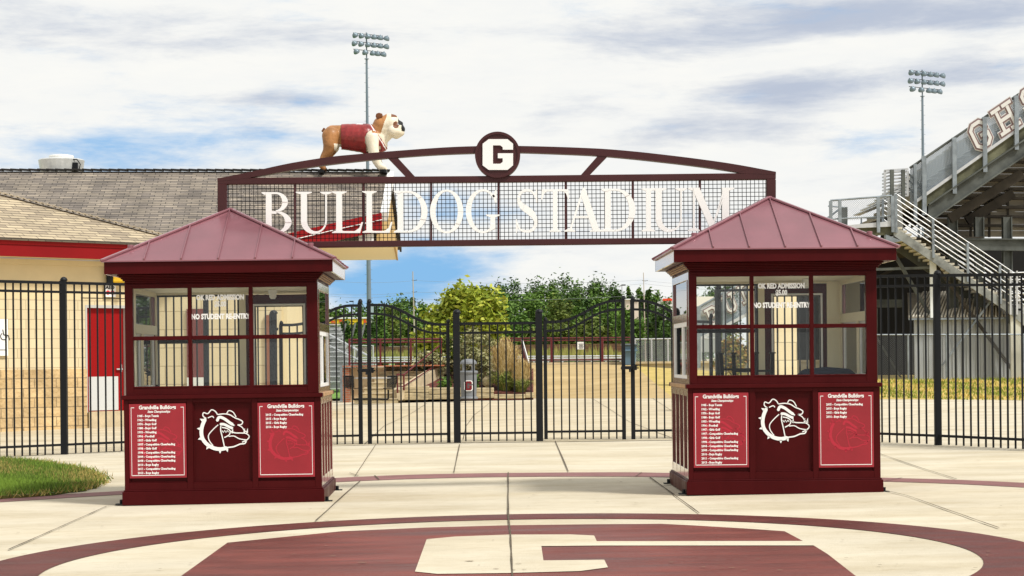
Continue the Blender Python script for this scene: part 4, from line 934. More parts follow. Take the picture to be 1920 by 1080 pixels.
body_parts = [
    ((235, 262, 0, 66), (330, 275, 0, 80), .95), ((330, 275, 0, 82), (450, 285, 0, 92), 1.0), ((450, 285, 0, 90), (520, 280, 0, 72), 1.0), ((470, 320, 0, 68), (530, 320, 0, 58), 1.0),
    ((520, 250, 0, 62), (575, 215, 0, 62), 1.0),                              # neck
    ((565, 200, 0, 62), (622, 185, 0, 60), 1.08), ((612, 165, 0, 44), (640, 165, 0, 38), 1.3), ((625, 215, 0, 55), (668, 222, 0, 46), 1.05), ((665, 215, 0, 42), (692, 228, 0, 30), 1.15), ((640, 242, 38, 34), (672, 246, 26, 26), 1), ((640, 242, -38, 34), (672, 246, -26, 26), 1),
    ((660, 262, 0, 32), (695, 252, 0, 22), 1.2), ((676, 185, 0, 20), (694, 190, 0, 15), 1.3), ((600, 255, 0, 45), (575, 290, 0, 38), 1.0), ((555, 300, 0, 45), (565, 335, 0, 38), 1.1)]
def leg(side, pts):
    r = []
    for a, c in zip(pts, pts[1:]): r.append(((a[0], a[1], side * a[2] * dk, a[3]), (c[0], c[1], side * c[2] * dk, c[3]), 1.0))
    return r
for sd_, off in ((-1, 0), (1, 10)):
    body_parts += leg(sd_, [(500, 290, 62, 50), (508, 345, 74, 40), (515, 400, 78, 36), (532, 450, 76, 29), (550, 480, 74, 24), (580, 490, 74, 16)])
    body_parts += leg(sd_, [(225, 275, 45, 62), (222, 335, 58, 50), (205, 375, 60, 34), (178, 410, 58, 24), (162, 440, 58, 19), (158, 475, 58, 19), (178, 492, 58, 13)])
body_parts = [((a[0], a[1], a[2] if abs(a[2]) < 1.5 else a[2] * dk, a[3]), (c[0], c[1], c[2] if abs(c[2]) < 1.5 else c[2] * dk, c[3]), s_) for a, c, s_ in body_parts]
me = remesh_blob(body_parts, .018, 'dog_body')
fur_t = M('tan_fur_paint', (.36, .165, .06), .5, var=.32, vscale=4.5, coat=.05, bump=.5, bscale=7); fur_w = M('white_fur_paint', (.66, .58, .44), .45, var=.1, vscale=5, coat=.05, bump=.6, bscale=8, col2=(.76, .71, .60)); fur_b = M('brown_patch', (.16, .06, .025), .5); blk = M('black_enamel', (.012, .012, .012), .3)
for m_ in (fur_t, fur_w, fur_b, blk): me.materials.append(m_)
def inv(v): return 340 + v.x / dk, 503 - v.z / dk, v.y / dk
for p in me.polygons:
    x, y, w = inv(p.center); p.use_smooth = True; k = 1
    if x < 300 and not (y > 330 and x > 250): k = 0
    if 505 < x < 600 and y < 262 and x + (y - 190) * .35 < 585: k = 0
    if y < 150 and 540 < x < 590: k = 0
    if ((x - 662) / 20) ** 2 + ((y - 205) / 24) ** 2 < 1 and abs(w) > 15: k = 2
    if 630 < x < 668 and y < 152: k = 2
    if x > 675 and y < 204: k = 3
    if 698 < x and 204 <= y < 245: k = 3
    me.polygons[p.index].material_index = k
bo = new_obj('dog_body', me, dog)
# vest: the trunk pushed outwards
vest_parts = [((300, 276, 0, 84), (335, 276, 0, 86), .98), ((335, 277, 0, 87), (450, 287, 0, 97), 1.0), ((450, 287, 0, 96), (515, 283, 0, 78), 1.0), ((470, 322, 0, 73), (533, 320, 0, 63), 1.0), ((555, 302, 0, 50), (563, 335, 0, 42), 1.1), ((515, 262, 0, 66), (530, 250, 0, 66), 1.0)]
mv = remesh_blob(vest_parts, .02, 'vest', smooth_it=3); red_v = M('red_vest_paint', (.22, .018, .018), .35, var=.35, vscale=5, coat=.3, bump=.9, bscale=5)
import bmesh
bmv = bmesh.new(); bmv.from_mesh(mv); kill = []
for f in bmv.faces:
    x, y, w = inv(f.calc_center_median())
    neck = x > 488 + (y - 200) * .62 + 12
    arm = abs(w) > 44 and ((x - 500) / 44) ** 2 + ((y - 310) / 66) ** 2 < 1
    if x < 292 or neck or arm or (x > 460 and x < 560 and y > 345 and abs(w) > 30) : kill.append(f)
bmesh.ops.delete(bmv, geom=kill, context='FACES'); bmv.to_mesh(mv); bmv.free(); mv.materials.append(red_v); mv.materials.append(white_p)
for p in mv.polygons:
    x, y, w = inv(p.center); p.use_smooth = True
    if x > 488 + (y - 200) * .62 - 1 and x < 488 + (y - 200) * .62 + 6: p.material_index = 1
    if y < 212 and 395 < x < 440 and abs(w) < 34: p.material_index = 1
vo = new_obj('vest', mv, dog); sm = vo.modifiers.new('t', 'SOLIDIFY'); sm.thickness = .012; sm.offset = 1
for s_ in (-1, 1):
    b = MB(); b.lathe(dp(548, 150, s_ * 52 * dk), [(20 * dk, 0), (19 * dk, 12 * dk), (12 * dk, 20 * dk)], 12, Matrix.Rotation(math.radians(90 * 1), 3, 'X')); 
    b = MB(); e_ = [dp(538, 168, s_ * 50 * dk), dp(526, 148, s_ * 62 * dk), dp(532, 128, s_ * 66 * dk), dp(552, 122, s_ * 62 * dk), dp(572, 128, s_ * 52 * dk), dp(574, 150, s_ * 50 * dk)]
    b.extrude(e_, (0, -s_ * .03, 0)); b.build('ear', fur_b, dog, bevel=.012)
    b = MB(); b.lathe(dp(626, 168, s_ * 50 * dk), [(2 * dk, -7 * dk), (8 * dk, -3 * dk), (9 * dk, 0), (8 * dk, 3 * dk), (2 * dk, 7 * dk)], 10); b.build('eye', blk, dog, smooth=True)
b = MB(); b.beam(dp(178, 215), dp(160, 240), .07, .05); b.build('tail', fur_b, dog, bevel=.015)
b = MB(); b.beam(dp(640, 250, -.19), dp(668, 246, -.16), .02, .012); b.beam(dp(668, 246, -.16), dp(672, 228, -.17), .02, .012); b.build('mouth', blk, dog)
b = MB(); b.box(dp(155, 512), (.14, .5, .06)); b.build('mount_foot', black_p, dog); b = MB(); b.box(dp(575, 512), (.16, .55, .06)); b.build('mount_foot', black_p, dog)

# ================================================================== CHAIN LINK AND BLOCK LETTERS
def Mlink(name, col, cell, wire, fill=0.0):
    m = bpy.data.materials.new(name); m.use_nodes = True; t = m.node_tree; b = t.nodes['Principled BSDF']; o = t.nodes['Material Output']
    b.inputs['Base Color'].default_value = (*col, 1); b.inputs['Roughness'].default_value = .5
    tcn = t.nodes.new('ShaderNodeTexCoord'); sp = t.nodes.new('ShaderNodeSeparateXYZ'); t.links.new(tcn.outputs['Object'], sp.inputs[0])
    def mt(op, a, c=None):
        n = t.nodes.new('ShaderNodeMath'); n.operation = op
        for i, x in enumerate((a, c)):
            if x is None: continue
            if isinstance(x, (int, float)): n.inputs[i].default_value = x
            else: t.links.new(x, n.inputs[i])
        return n.outputs[0]
    h = mt('ADD', sp.outputs[0], sp.outputs[1])
    def band(v): return mt('LESS_THAN', mt('FRACT', mt('DIVIDE', v, cell)), wire / cell)
    k = mt('MAXIMUM', band(mt('ADD', h, sp.outputs[2])), band(mt('SUBTRACT', h, sp.outputs[2])))
    k = mt('MAXIMUM', k, fill); tr = t.nodes.new('ShaderNodeBsdfTransparent'); x = t.nodes.new('ShaderNodeMixShader')
    t.links.new(k, x.inputs[0]); t.links.new(tr.outputs[0], x.inputs[1]); t.links.new(b.outputs[0], x.inputs[2]); t.links.new(x.outputs[0], o.inputs[0]); return m
link_m = Mlink('chain_link', (.40, .42, .43), .075, .012)
link_dk = Mlink('chain_link_dark', (.12, .13, .14), .075, .009)
screen_m = Mlink('banner_screen', (.20, .24, .28), .06, .02, .42)
GLY = {'G': [[(.86, .72), (.86, .84), (.68, 1), (.32, 1), (.14, .84), (.14, .16), (.32, 0), (.68, 0), (.86, .16), (.86, .46), (.55, .46)]],
       'H': [[(.2, 0), (.2, 1)], [(.8, 0), (.8, 1)], [(.2, .5), (.8, .5)], [(.02, 0), (.38, 0)], [(.62, 0), (.98, 0)], [(.02, 1), (.38, 1)], [(.62, 1), (.98, 1)]],
       'S': [[(.86, .74), (.86, .86), (.70, 1), (.30, 1), (.14, .86), (.14, .64), (.30, .5), (.70, .5), (.86, .36), (.86, .14), (.70, 0), (.30, 0), (.14, .14), (.14, .26)]],
       'B': [[(.2, 0), (.2, 1)], [(.04, 1), (.66, 1), (.82, .88), (.82, .62), (.68, .5), (.2, .5)], [(.68, .5), (.84, .38), (.84, .12), (.68, 0), (.04, 0)]],
       'U': [[(.18, 1), (.18, .16), (.34, 0), (.66, 0), (.82, .16), (.82, 1)], [(.0, 1), (.36, 1)], [(.64, 1), (1, 1)]],
       'L': [[(.22, 1), (.22, 0)], [(.02, 1), (.44, 1)], [(.02, 0), (.86, 0), (.86, .3)]]}
let_mar = M('letter_maroon', (.20, .13, .13), .6); let_wh = M('letter_white', (.62, .61, .59), .6)
def block_letter(ch, pl, h, parent):      # pl(x, y, d) -> point; three stacked outlines
    k = .15
    for w, mt_, d in ((k + .20, let_wh, .0), (k + .13, let_mar, .02), (k, let_wh, .04)):
        b = MB()
        for i, st in enumerate(GLY[ch]):
            e = [st[0]]; a, c = st[0], st[1]; l = math.hypot(c[0] - a[0], c[1] - a[1]); e[0] = (a[0] - (c[0] - a[0]) / l * w / 2, a[1] - (c[1] - a[1]) / l * w / 2)
            a, c = st[-2], st[-1]; l = math.hypot(c[0] - a[0], c[1] - a[1]); last = (c[0] + (c[0] - a[0]) / l * w / 2, c[1] + (c[1] - a[1]) / l * w / 2)
            pts = e + list(st[1:-1]) + [last]
            for j, (p, q) in enumerate(zip(pts, pts[1:])):
                l = math.hypot(q[0] - p[0], q[1] - p[1]); ux, uy = (q[0] - p[0]) / l, (q[1] - p[1]) / l
                ex0 = w * .21 if j > 0 else 0; ex1 = w * .21 if j < len(pts) - 2 else 0
                stroke(b, [(p[0] - ux * ex0, p[1] - uy * ex0), (q[0] + ux * ex1, q[1] + uy * ex1)], w, lambda x, y, z, j=j, i=i: pl(x, y, d + z + (i * 3 + j % 3) * .0012), .012)
        b.build('letter', mt_, parent, world=True)

# ================================================================== STADIUM BLEACHERS (right)
BY = 66.0; DEPTH = 12.0
st = thing('stadium_bleachers', 'tall raked steel bleachers with dark girders and a fenced side rising out of frame', 'bleachers', P(1850, 713, BY))
def T(px, py, d=0.0): return P(px, py, BY) + Vector((0, d, 0))
def line(pa, pb):          # image line extended
    return lambda x: pa[1] + (pb[1] - pa[1]) * (x - pa[0]) / (pb[0] - pa[0])
top_l = line((1706, 315), (1920, 170)); bot_l = line((1718, 376), (1920, 233)); g0 = line((1740, 384), (1920, 262)); g1 = line((1758, 404), (1920, 292))
XR = 2230
b = MB(); b.poly([T(1706, top_l(1706) + 3), T(XR, top_l(XR) + 3), T(XR, bot_l(XR)), T(1718, bot_l(1718)), T(1706, 385)]); b.build('side_screen', screen_m, st, world=True)
b = MB(); b.tube(T(1706, top_l(1706)), T(XR, top_l(XR)), .045, 8); b.build('side_top_rail', steel_dk, st, world=True)
b = MB(); b.beam(T(1712, bot_l(1712) + 1, -.05), T(XR, bot_l(XR) + 1, -.05), .08, .10); b.build('side_kick_rail', alu, st, world=True)
for px, w in ((1716, .08), (1732.5, .12), (1789, .12), (1846, .12), (1905, .12), (1965, .12)):
    b = MB(); u, l_ = T(px - .8, top_l(px) + (0 if px != 1732.5 else -4), -.10), T(px, bot_l(px) + 38, -.10); b.bx(u.x - w / 2, u.x + w / 2, u.y - .06, u.y + .03, l_.z, u.z); b.bx(u.x - w / 2 - .03, u.x - w / 2, u.y - .09, u.y + .05, l_.z, u.z); b.build('side_post', steel, st, world=True)
# raker girders
def girder(f0, f1, xa, xb, y, mat, name, fl=.25):
    o_ = Vector((0, y - BY, 0)); a0, a1, b0, b1 = P(xa, f0(xa), BY) + o_, P(xb, f0(xb), BY) + o_, P(xa, f1(xa), BY) + o_, P(xb, f1(xb), BY) + o_
    b = MB(); b.extrude([b0, b1, a1, a0], (0, .04, 0)); b.beam(a0, a1, fl, .05); b.beam(b0, b1, fl, .05); b.build(name, mat, st, world=True)
girder(lambda x: bot_l(x) + 5, g0, 1722, XR, BY + .02, beam_moss, 'edge_stringer', .14)
girder(g0, g1, 1740, XR, BY - .05, steel_dk, 'raker_girder', .3)
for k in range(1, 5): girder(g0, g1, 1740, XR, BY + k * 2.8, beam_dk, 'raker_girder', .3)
# seating deck: steps going up to the right, seen from below between the girders
a0, a1 = T(1716, bot_l(1716) + 6), T(XR, bot_l(XR) + 6); n_ = 34
b = MB()
for k in range(n_):
    p, q = a0.lerp(a1, k / n_), a0.lerp(a1, (k + 1) / n_); b.bx(p.x, q.x + .02, BY + .1, BY + DEPTH, p.z - .03, p.z); b.bx(q.x, q.x + .025, BY + .1, BY + DEPTH, p.z + .002, q.z - .032)
b.build('seating_deck', plank, st, world=True)
for k in range(n_):
    p = a0.lerp(a1, (k + .5) / n_)
    if k < 16:
        b = MB(); b.bx(p.x - .14, p.x + .14, BY + .12, BY + DEPTH, p.z + .42, p.z + .46); b.build('bench', alu, st, world=True)
# lower, inner rows of the underside, diagonal rakers and columns
for k, (xa, ya, xb, yb) in enumerate(((1788, 408, 1925, 322), (1836, 408, 1925, 354), (1890, 408, 1960, 365))):
    b = MB(); b.beam(T(xa, ya, .6 + k * 1.2), T(xb, yb, .6 + k * 1.2), .2, .34); b.build('diagonal_raker', beam_dk, st, world=True)
for px in (1796, 1846, 1899, 1955):
    b = MB(); u, l_ = T(px, 404, .8), T(px, 714, .8); b.bx(u.x - .16, u.x + .16, u.y - .03, u.y + .03, l_.z, u.z); b.bx(u.x - .16, u.x - .12, u.y - .14, u.y + .14, l_.z, u.z); b.bx(u.x + .12, u.x + .16, u.y - .14, u.y + .14, l_.z, u.z); b.build('column', steel_dk, st, world=True)
b = MB(); b.beam(T(1752, 456, .5), T(XR, 462, .5), .12, .40); b.beam(T(1752, 446, .45), T(XR, 450, .45), .25, .05); b.build('cross_beam', steel_dk, st, world=True)
# plank wall below the seats
b = MB()
for r in range(20):
    y1 = 436 - r * 12.2; b.extrude([T(1758, y1 + .4, 2.2), T(XR, y1 + .4, 2.2), T(XR, y1 - 11.4, 2.2), T(1758, y1 - 11.4, 2.2)], (0, .04, 0)) if y1 > 420 else b.extrude([T(1708 + (436 - y1) * 1.45, y1 + .4, 2.2), T(XR, y1 + .4, 2.2), T(XR, y1 - 11.4, 2.2), T(1708 + (436 - y1 + 12) * 1.45, y1 - 11.4, 2.2)], (0, .04, 0))
b.build('plank_wall', M('plank_wall_m', (.34, .30, .23), .7, var=.25, vscale=2.5, stretch=(.3, 1, 4)), st, world=True)
for k in range(8):
    b = MB(); px = 1810 + k * 36.0; b.beam(T(px, 438, 2.0), T(px - .3, 438 - (px - 1758) * .70, 2.0), .07, .08); b.build('plank_strut', beam_dk, st, world=True)
b = MB()
for r in range(1, 13):
    y1 = 436 - r * 17.5 - 3; xs_ = 1715 + (436 - y1) * 1.45; b.beam(T(xs_, y1, 1.9), T(XR, y1 + 2, 1.9), .25, .09)
b.build('row_bearer', beam_dk, st, world=True)
# added near black sheet standing in for the shade under the seats
b = MB(); b.bx(P(1470, 0, BY + 14).x, 40, BY + 14, BY + 14.2, 0, P(1600, 452, BY + 14).z); b.build('understructure_shade', dark_m, st, world=True)
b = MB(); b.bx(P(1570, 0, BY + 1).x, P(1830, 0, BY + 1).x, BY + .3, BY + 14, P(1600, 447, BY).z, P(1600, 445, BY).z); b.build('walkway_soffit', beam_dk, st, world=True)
for (xa, ya, xb, yb, r_, y, mt_) in ((1668, 455, 1748, 592, .09, .3, steel_dk), (1750, 492, 1900, 696, .08, 0, beam_dk), (1640, 502, 1790, 497, .07, 1.5, steel), (1640, 566, 1712, 566, .22, 2, steel_dk), (1660, 575, 1660, 712, .16, 2, steel_dk), (1600, 600, 1655, 570, .07, 2.4, steel_dk),
                                    (1765, 685, 1858, 562, .05, -.1, steel), (1690, 620, 1745, 712, .05, 5, steel_dk), (1640, 640, 1700, 560, .05, 6, steel_dk), (1640, 610, 1712, 612, .06, 7, beam_dk), (1640, 540, 1760, 480, .08, 6, beam_dk)):
    b = MB(); b.beam(T(xa, ya, y), T(xb, yb, y), r_ * 1.3, r_ * 1.3); b.build('brace', mt_, st, world=True)
b = MB(); u, l_ = T(1748, 486, -.1), T(1749, 596, -.1); b.bx(u.x - .11, u.x + .11, u.y - .05, u.y + .05, l_.z, u.z); b.build('white_column', M('white_column_m', (.72, .76, .78), .45), st, world=True)
# letters on the side screen
ang = math.atan2(-(top_l(1920) - top_l(1706)), 1920 - 1706)
def letter_at(ch, cx, cy, w, h, parent, Y, an, shear=0.0):
    def pl(x, y, d):
        u, v = (x - .5) * w, (y - .5) * h
        return P(cx + u * math.cos(an) - v * math.sin(an) * 0.75, cy - u * math.sin(an) - v * math.cos(an) * 1.05, Y) + Vector((0, -d - .06, 0))
    block_letter(ch, pl, h, parent)
for ch, cx, cy in (('G', 1837, 253), ('H', 1884, 222), ('S', 1933, 189)): letter_at(ch, cx, cy, 40, 46, st, BY, ang)

# seat rack end screen above the landing
b = MB()
for k in range(8):
    y1 = 322 + k * 6.2; b.beam(T(1659, y1 + 2.5, .4), T(1668, y1 + 1, .1), .05, .05); b.beam(T(1668, y1 + 1), T(1690, y1 - .5), .22, .045); b.beam(T(1690, y1 - .5), T(1702, y1 + 2), .06, .05)
for px in (1659, 1702): b.beam(T(px, 320), T(px, 368), .07, .07)
b.beam(T(1658, 320), T(1703, 317), .07, .07); b.build('rail_rack', alu, st, world=True)
for px in (1671, 1692): b = MB(); b.beam(T(px, 319, -.12), T(px, 382, -.12), .16, .12); b.build('rack_post', steel_dk, st, world=True)
b = MB(); b.extrude([T(1674, 425, .9), T(1704, 430, .9), T(1700, 366, .9), T(1674, 366, .9)], (0, .05, 0)); b.build('landing_panel', M('grey_panel', (.50, .51, .50), .5, var=.1), st, world=True)
for x0, y0, x1, y1 in ((1704, 318, 1738, 352), (1704, 330, 1740, 366), (1704, 344, 1730, 372), (1728, 352, 1760, 345), (1730, 341, 1750, 358)):
    b = MB(); b.beam(T(x0, y0, .5), T(x1, y1, .5), .05, .05); b.build('upper_handrail', beam_dk, st, world=True)

# landing platform and stair
lp2 = thing('stair_landing', 'steel landing with chain link guard at the top of the stair', 'landing', P(1620, 430, BY - .6))
LY = BY - .6
def U(px, py, d=0.0): return P(px, py, LY) + Vector((0, d, 0))
b = MB(); b.extrude([U(1550, 426), U(1676, 414), U(1676, 424.5), U(1550, 430)], (0, 2.4, 0)); b.build('deck_edge', alu, lp2, world=True)
b = MB(); b.extrude([U(1556, 431, .1), U(1676, 425, .1), U(1676, 440, .1), U(1640, 441, .1), U(1556, 436, .1)], (0, .1, 0)); b.build('girder', beam_moss, lp2, world=True)
b = MB(); b.extrude([U(1660, 440, -.1), U(1690, 452, -.1), U(1672, 456, -.1), U(1660, 456, -.1)], (0, .3, 0)); b.build('bracket', steel, lp2, world=True)
for px in (1557, 1574, 1646, 1673):
    yt = 377 - (px - 1557) * .082; b = MB(); u, l_ = U(px, yt, -.05), U(px, 430 + (8 if px > 1640 else 0) - (px - 1557) * .02, -.05); b.bx(u.x - .055, u.x + .055, u.y - .04, u.y + .04, l_.z, u.z); b.build('guard_post', steel, lp2, world=True)
b = MB(); b.tube(U(1557, 376), U(1672, 367), .035, 8); b.tube(U(1557, 411), U(1672, 405), .025, 8); b.build('guard_rail', steel, lp2, world=True)
b = MB(); b.poly([U(1557, 415), U(1672, 409), U(1672, 367), U(1557, 376)]); b.build('guard_mesh', link_dk, lp2, world=True)
b = MB(); b.beam(U(1603, 380, 2.2), U(1603, 417, 2.2), .42, .2); b.build('far_post', steel_dk, lp2, world=True)
b = MB(); b.tube(U(1545, 420, 2.3), U(1596, 382, 2.3), .04, 6); b.tube(U(1574, 376, 2.35), U(1609, 379, 2.35), .03, 6); b.tube(U(1609, 378, 2.35), U(1609, 417, 2.35), .05, 6)
b.tube(U(1627, 416, 1.2), U(1627, 404, 1.2), .03, 6); b.tube(U(1627, 403, 1.2), U(1668, 404, 1.2), .03, 6); b.build('far_rail', steel, lp2, world=True)
b = MB(); b.extrude([U(1536, 425, 2.2), U(1574, 398, 2.2), U(1574, 425, 2.2)], (0, .05, 0)); b.build('far_stair_side', M('slate_panel', (.22, .25, .28), .5), lp2, world=True)

sta = thing('exterior_stair', 'long galvanised stair with many bright tube rails descending from the landing', 'stair', U(1800, 520))
SW = 2.3           # stair width, going back
s0_, s1_ = U(1678, 432), U(1915, 596); dv = s1_ - s0_
b = MB(); b.extrude([U(1676, 424), U(1922, 590), U(1922, 612), U(1893, 588), U(1676, 442)], (0, .07, 0)); b.build('stringer', M('stringer_steel', (.24, .25, .235), .6, metal=.2, var=.55, vscale=1.5), sta, world=True)
b = MB(); b.extrude([U(1676, 424, SW), U(1922, 590, SW), U(1922, 612, SW), U(1676, 442, SW)], (0, .07, 0)); b.build('stringer', steel_dk, sta, world=True)
t0, t1 = U(1680, 423), U(1912, 582); nst = 26
for k in range(nst):
    p = t0.lerp(t1, (k + .5) / nst); b = MB(); b.bx(p.x - .15, p.x + .15, p.y + .08, p.y + SW - .02, p.z - .07, p.z + .01); b.build('tread', alu_tread, sta, world=True)
b = MB(); b.extrude([U(1893, 588, .08), U(1990, 588, .08), U(1990, 570, .08), U(1893, 570, .08)], (0, 2.2, 0)); b.build('lower_landing', alu, sta, world=True)
dz = Vector((0, 0, 1))
for off_y, r_, n_r in ((0.0, .018, 6), (SW, .018, 6)):
    h0 = 1.07
    for j in range(n_r):
        b = MB(); z = h0 * (1 - j / n_r); b.tube(t0 + Vector((0, off_y, z + .05)), t1 + Vector((.5, off_y, z - .22)), r_, 6); b.build('tube_rail', alu, sta, world=True)
    for f in (0.0, .30, .58, .84):
        p = t0.lerp(t1, f) + Vector((0, off_y - .03, 0)); b = MB(); b.bx(p.x - .04, p.x + .04, p.y - .03, p.y + .03, p.z - .25, p.z + h0 + .04); b.build('rail_post', steel, sta, world=True)
for j in range(5):       # rails of the lower landing
    b = MB(); b.tube(U(1893, 512 + j * 13, -.02), U(1985, 508 + j * 13, -.02), .024, 6); b.build('landing_rail', alu, sta, world=True)
for px in (1894, 1906): b = MB(); b.beam(U(px, 508, -.05), U(px, 590, -.05), .06, .06); b.build('rail_post', alu, sta, world=True)
b = MB(); u, l_ = U(1902, 590, .1), U(1908, 712, .1); b.bx(u.x - .12, u.x + .28, u.y - .05, u.y + .05, l_.z, u.z); b.build('stair_column', M('pale_column', (.58, .57, .48), .6), sta, world=True)
b = MB(); b.extrude([U(1893, 592, .2), U(1990, 592, .2), U(1990, 612, .2), U(1893, 606, .2)], (0, .2, 0)); b.build('landing_beam', steel_dk, sta, world=True)

# corrugated shed
shd = thing('corrugated_shed', 'pale corrugated metal shed under the bleacher stair', 'shed', P(1800, 713, BY + .3)); HY = BY + .25
xa_, xb_ = P(1709, 0, HY).x, P(1912, 0, HY).x; zb_, zt_ = P(1800, 714, HY).z, P(1800, 594, HY).z
b = MB(); n_ = 46
for k in range(n_):
    x = xa_ + (xb_ - xa_) * k / n_; w = (xb_ - xa_) / n_; d = .03 if k % 2 else 0; b.extrude([(x, HY + d, zb_), (x + w * .9, HY + d, zb_), (x + w * .9, HY + d, zt_), (x, HY + d, zt_)], (0, .05, 0))
b.bx(xa_, xb_, HY + .081, HY + .12, zb_, zt_); b.extrude([(xa_, HY + .12, zb_), (xa_ + .5, HY + 2.2, zb_), (xa_ + .5, HY + 2.2, zt_), (xa_, HY + .12, zt_)], (.04, 0, 0)); b.bx(xb_ - .04, xb_, HY + .12, HY + 4, zb_, zt_); b.build('wall', M('corrugated_white', (.40, .425, .44), .45, var=.08, vscale=1), shd, world=True)
b = MB(); r0 = P(1703, 596, HY - .25); r1 = P(1918, 594, HY - .25); zr_ = P(1800, 548, HY + 2.2).z
b.extrude([r0, r1, Vector((r1.x, HY + 2.2, zr_)), Vector((r0.x + .5, HY + 2.2, zr_))], (0, 0, -.04)); b.build('roof', M('shed_roof_m', (.20, .18, .15), .6, var=.15), shd, world=True)
b = MB()
for k in range(36):
    f = (k + .5) / 36; p = r0.lerp(r1, f); q = Vector((r0.x + .5, HY + 2.2, zr_)).lerp(Vector((r1.x, HY + 2.2, zr_)), min(1, f)); q.x += .55; b.beam(p + dz * .03, q + dz * .03, .05, .05)
b.build('roof_rib', M('shed_rib_m', (.60, .56, .48), .5), shd, world=True)
b = MB(); b.beam(r0 - Vector((0, .05, .05)), r1 - Vector((0, .05, .05)), .05, .06); b.build('gutter', steel, shd, world=True)

def link_fence(name, label, pa, pb, h_px, Y0, Y1, mat, posts, group=None, color=None):
    color = color or steel
    a, c = P(pa[0], pa[1], Y0), P(pb[0], pb[1], Y1); o = thing(name, label, 'fence', (a + c) / 2, group)
    ha, hc = h_px * Y0 / F, h_px * Y1 / F
    b = MB(); b.poly([a, c, c + dz * hc, a + dz * ha]); b.build('mesh_panel', mat, o, world=True)
    b = MB(); b.tube(a + dz * ha, c + dz * hc, .03, 6); b.build('top_rail', color, o, world=True)
    for k in range(posts):
        f = k / (posts - 1); p = a.lerp(c, f); b = MB(); b.tube(p, p + dz * (ha + (hc - ha) * f + .03), .035, 8); b.build('post', color, o, world=True)
    return o
link_fence('chain_link_fence', 'dark chain link fence at the foot of the bleachers by the grass strip', (1560, 714), (1990, 713), 86, BY - .9, BY - .9, link_dk, 7)
# banner fence on the far ramp seen through the booth window
bf = thing('banner_fence', 'sloping grey screen with big outlined letters seen through the booth window', 'fence', P(1370, 600, 62))
b = MB(); b.poly([P(1300, 640, 62), P(1300, 582, 62), P(1425, 512, 62), P(1425, 575, 62)]); b.build('screen', screen_m, bf, world=True)
b = MB(); b.tube(P(1300, 582, 62), P(1425, 512, 62), .05, 6); b.build('top_rail', steel, bf, world=True)
b = MB(); b.beam(P(1300, 642, 61.9), P(1425, 577, 61.9), .08, .1); b.build('kick_rail', alu, bf, world=True)
for px in (1310, 1358, 1403): b = MB(); b.beam(P(px, 580 - (px - 1300) * .56, 61.9), P(px, 690, 61.9), .18, .12); b.build('post', steel, bf, world=True)
for ch, cx, cy in (('B', 1336, 592), ('U', 1368, 568), ('L', 1399, 549)): letter_at(ch, cx, cy, 24, 30, bf, 62, math.atan2(70, 125))

# ================================================================== FLOODLIGHT POLES
def light_pole(px_top, py_top, Yd, label, zbase=0.0):
    tp = P(px_top, py_top, Yd); o = thing('floodlight_pole', label, 'floodlight', (tp.x, Yd, zbase), 'stadium floodlight poles'); H_ = tp.z - zbase; k = Yd / F
    b = MB(); b.tube((0, 0, 0), (0, 0, H_ - 47 * k), 5.0 * k, 12, 2.0 * k); b.tube((0, 0, H_ - 50 * k), (0, 0, H_ + 3 * k), 1.3 * k, 8); b.lathe((0, 0, H_ - 47 * k), [(4.2 * k, 0), (4.2 * k, k)], 12); b.build('pole', steel_blue, o)
    b = MB()
    for j in range(int((H_ - 55 * k) / (9 * k))): z = H_ - 55 * k - j * 9 * k; r = (2.0 + 3 * j / 55) * k; s_ = 1 if j % 2 else -1; b.tube((s_ * r * .8, 0, z), (s_ * (r + 2.6 * k), 0, z), .30 * k, 4)
    b.build('climbing_peg', steel_blue, o)
    for r, (dz_, xs) in enumerate(((0, (-21, -9, 3, 15, 26, 38)), (-15.5, (-22.5, -10, 3, 14.5, 26, 37.5)), (-30.5, (-19, -2.5, 12, 21, 32)))):
        b = MB(); b.tube((-25 * k, 0, H_ + dz_ * k + 2.6 * k), (31 * k, -2 * k, H_ + dz_ * k - 4.2 * k), .7 * k, 6); b.build('cross_arm', steel_dk, o)
        for j, x in enumerate(xs):
            z = H_ + dz_ * k - (x + 21) * .115 * k - 2.0 * k; tl = Matrix.Rotation(math.radians(-32 + 46 * (x + 22) / 60 * 1.2), 3, 'Y') @ Matrix.Rotation(math.radians(38 - 10 * (x + 22) / 60), 3, 'X')
            b = MB(); b.lathe((x * k, -3 * k, z), [(6.0 * k, -2.6 * k), (6.1 * k, -1.6 * k), (5.6 * k, .8 * k), (4.2 * k, 3.0 * k), (1.5 * k, 4.4 * k), (.8 * k, 6 * k)], 14, tl); fl = b.build('floodlight', M('lamp_shell', (.17, .22, .26), .4, metal=.3) if 'lamp_shell' not in bpy.data.materials else bpy.data.materials['lamp_shell'], o, smooth=True)
            b = MB(); b.lathe(Vector((x * k, -3 * k, z)) + tl @ Vector((0, 0, -2.64 * k)), [(1.0 * k, -.4 * k), (5.3 * k, 0)], 12, tl); b.build('lamp_glass', M('lamp_glass_m', (.07, .065, .05), .25) if 'lamp_glass_m' not in bpy.data.materials else bpy.data.materials['lamp_glass_m'], fl)
    return o
pA = light_pole(687, 64, 175, 'tall floodlight pole rising behind the dog statue')
kA = 175 / F
b = MB(); b.bx(.6 * kA, 9 * kA, -7 * kA, -4 * kA, 64 * kA, 128 * kA); b.bx(-6 * kA, 8 * kA, -4 * kA, 4 * kA, 0, 60 * kA); b.build('control_box', M('box_grey_blue', (.33, .40, .45), .5), pA)
light_pole(1729, 134, 175, 'tall floodlight pole behind the raked bleachers')

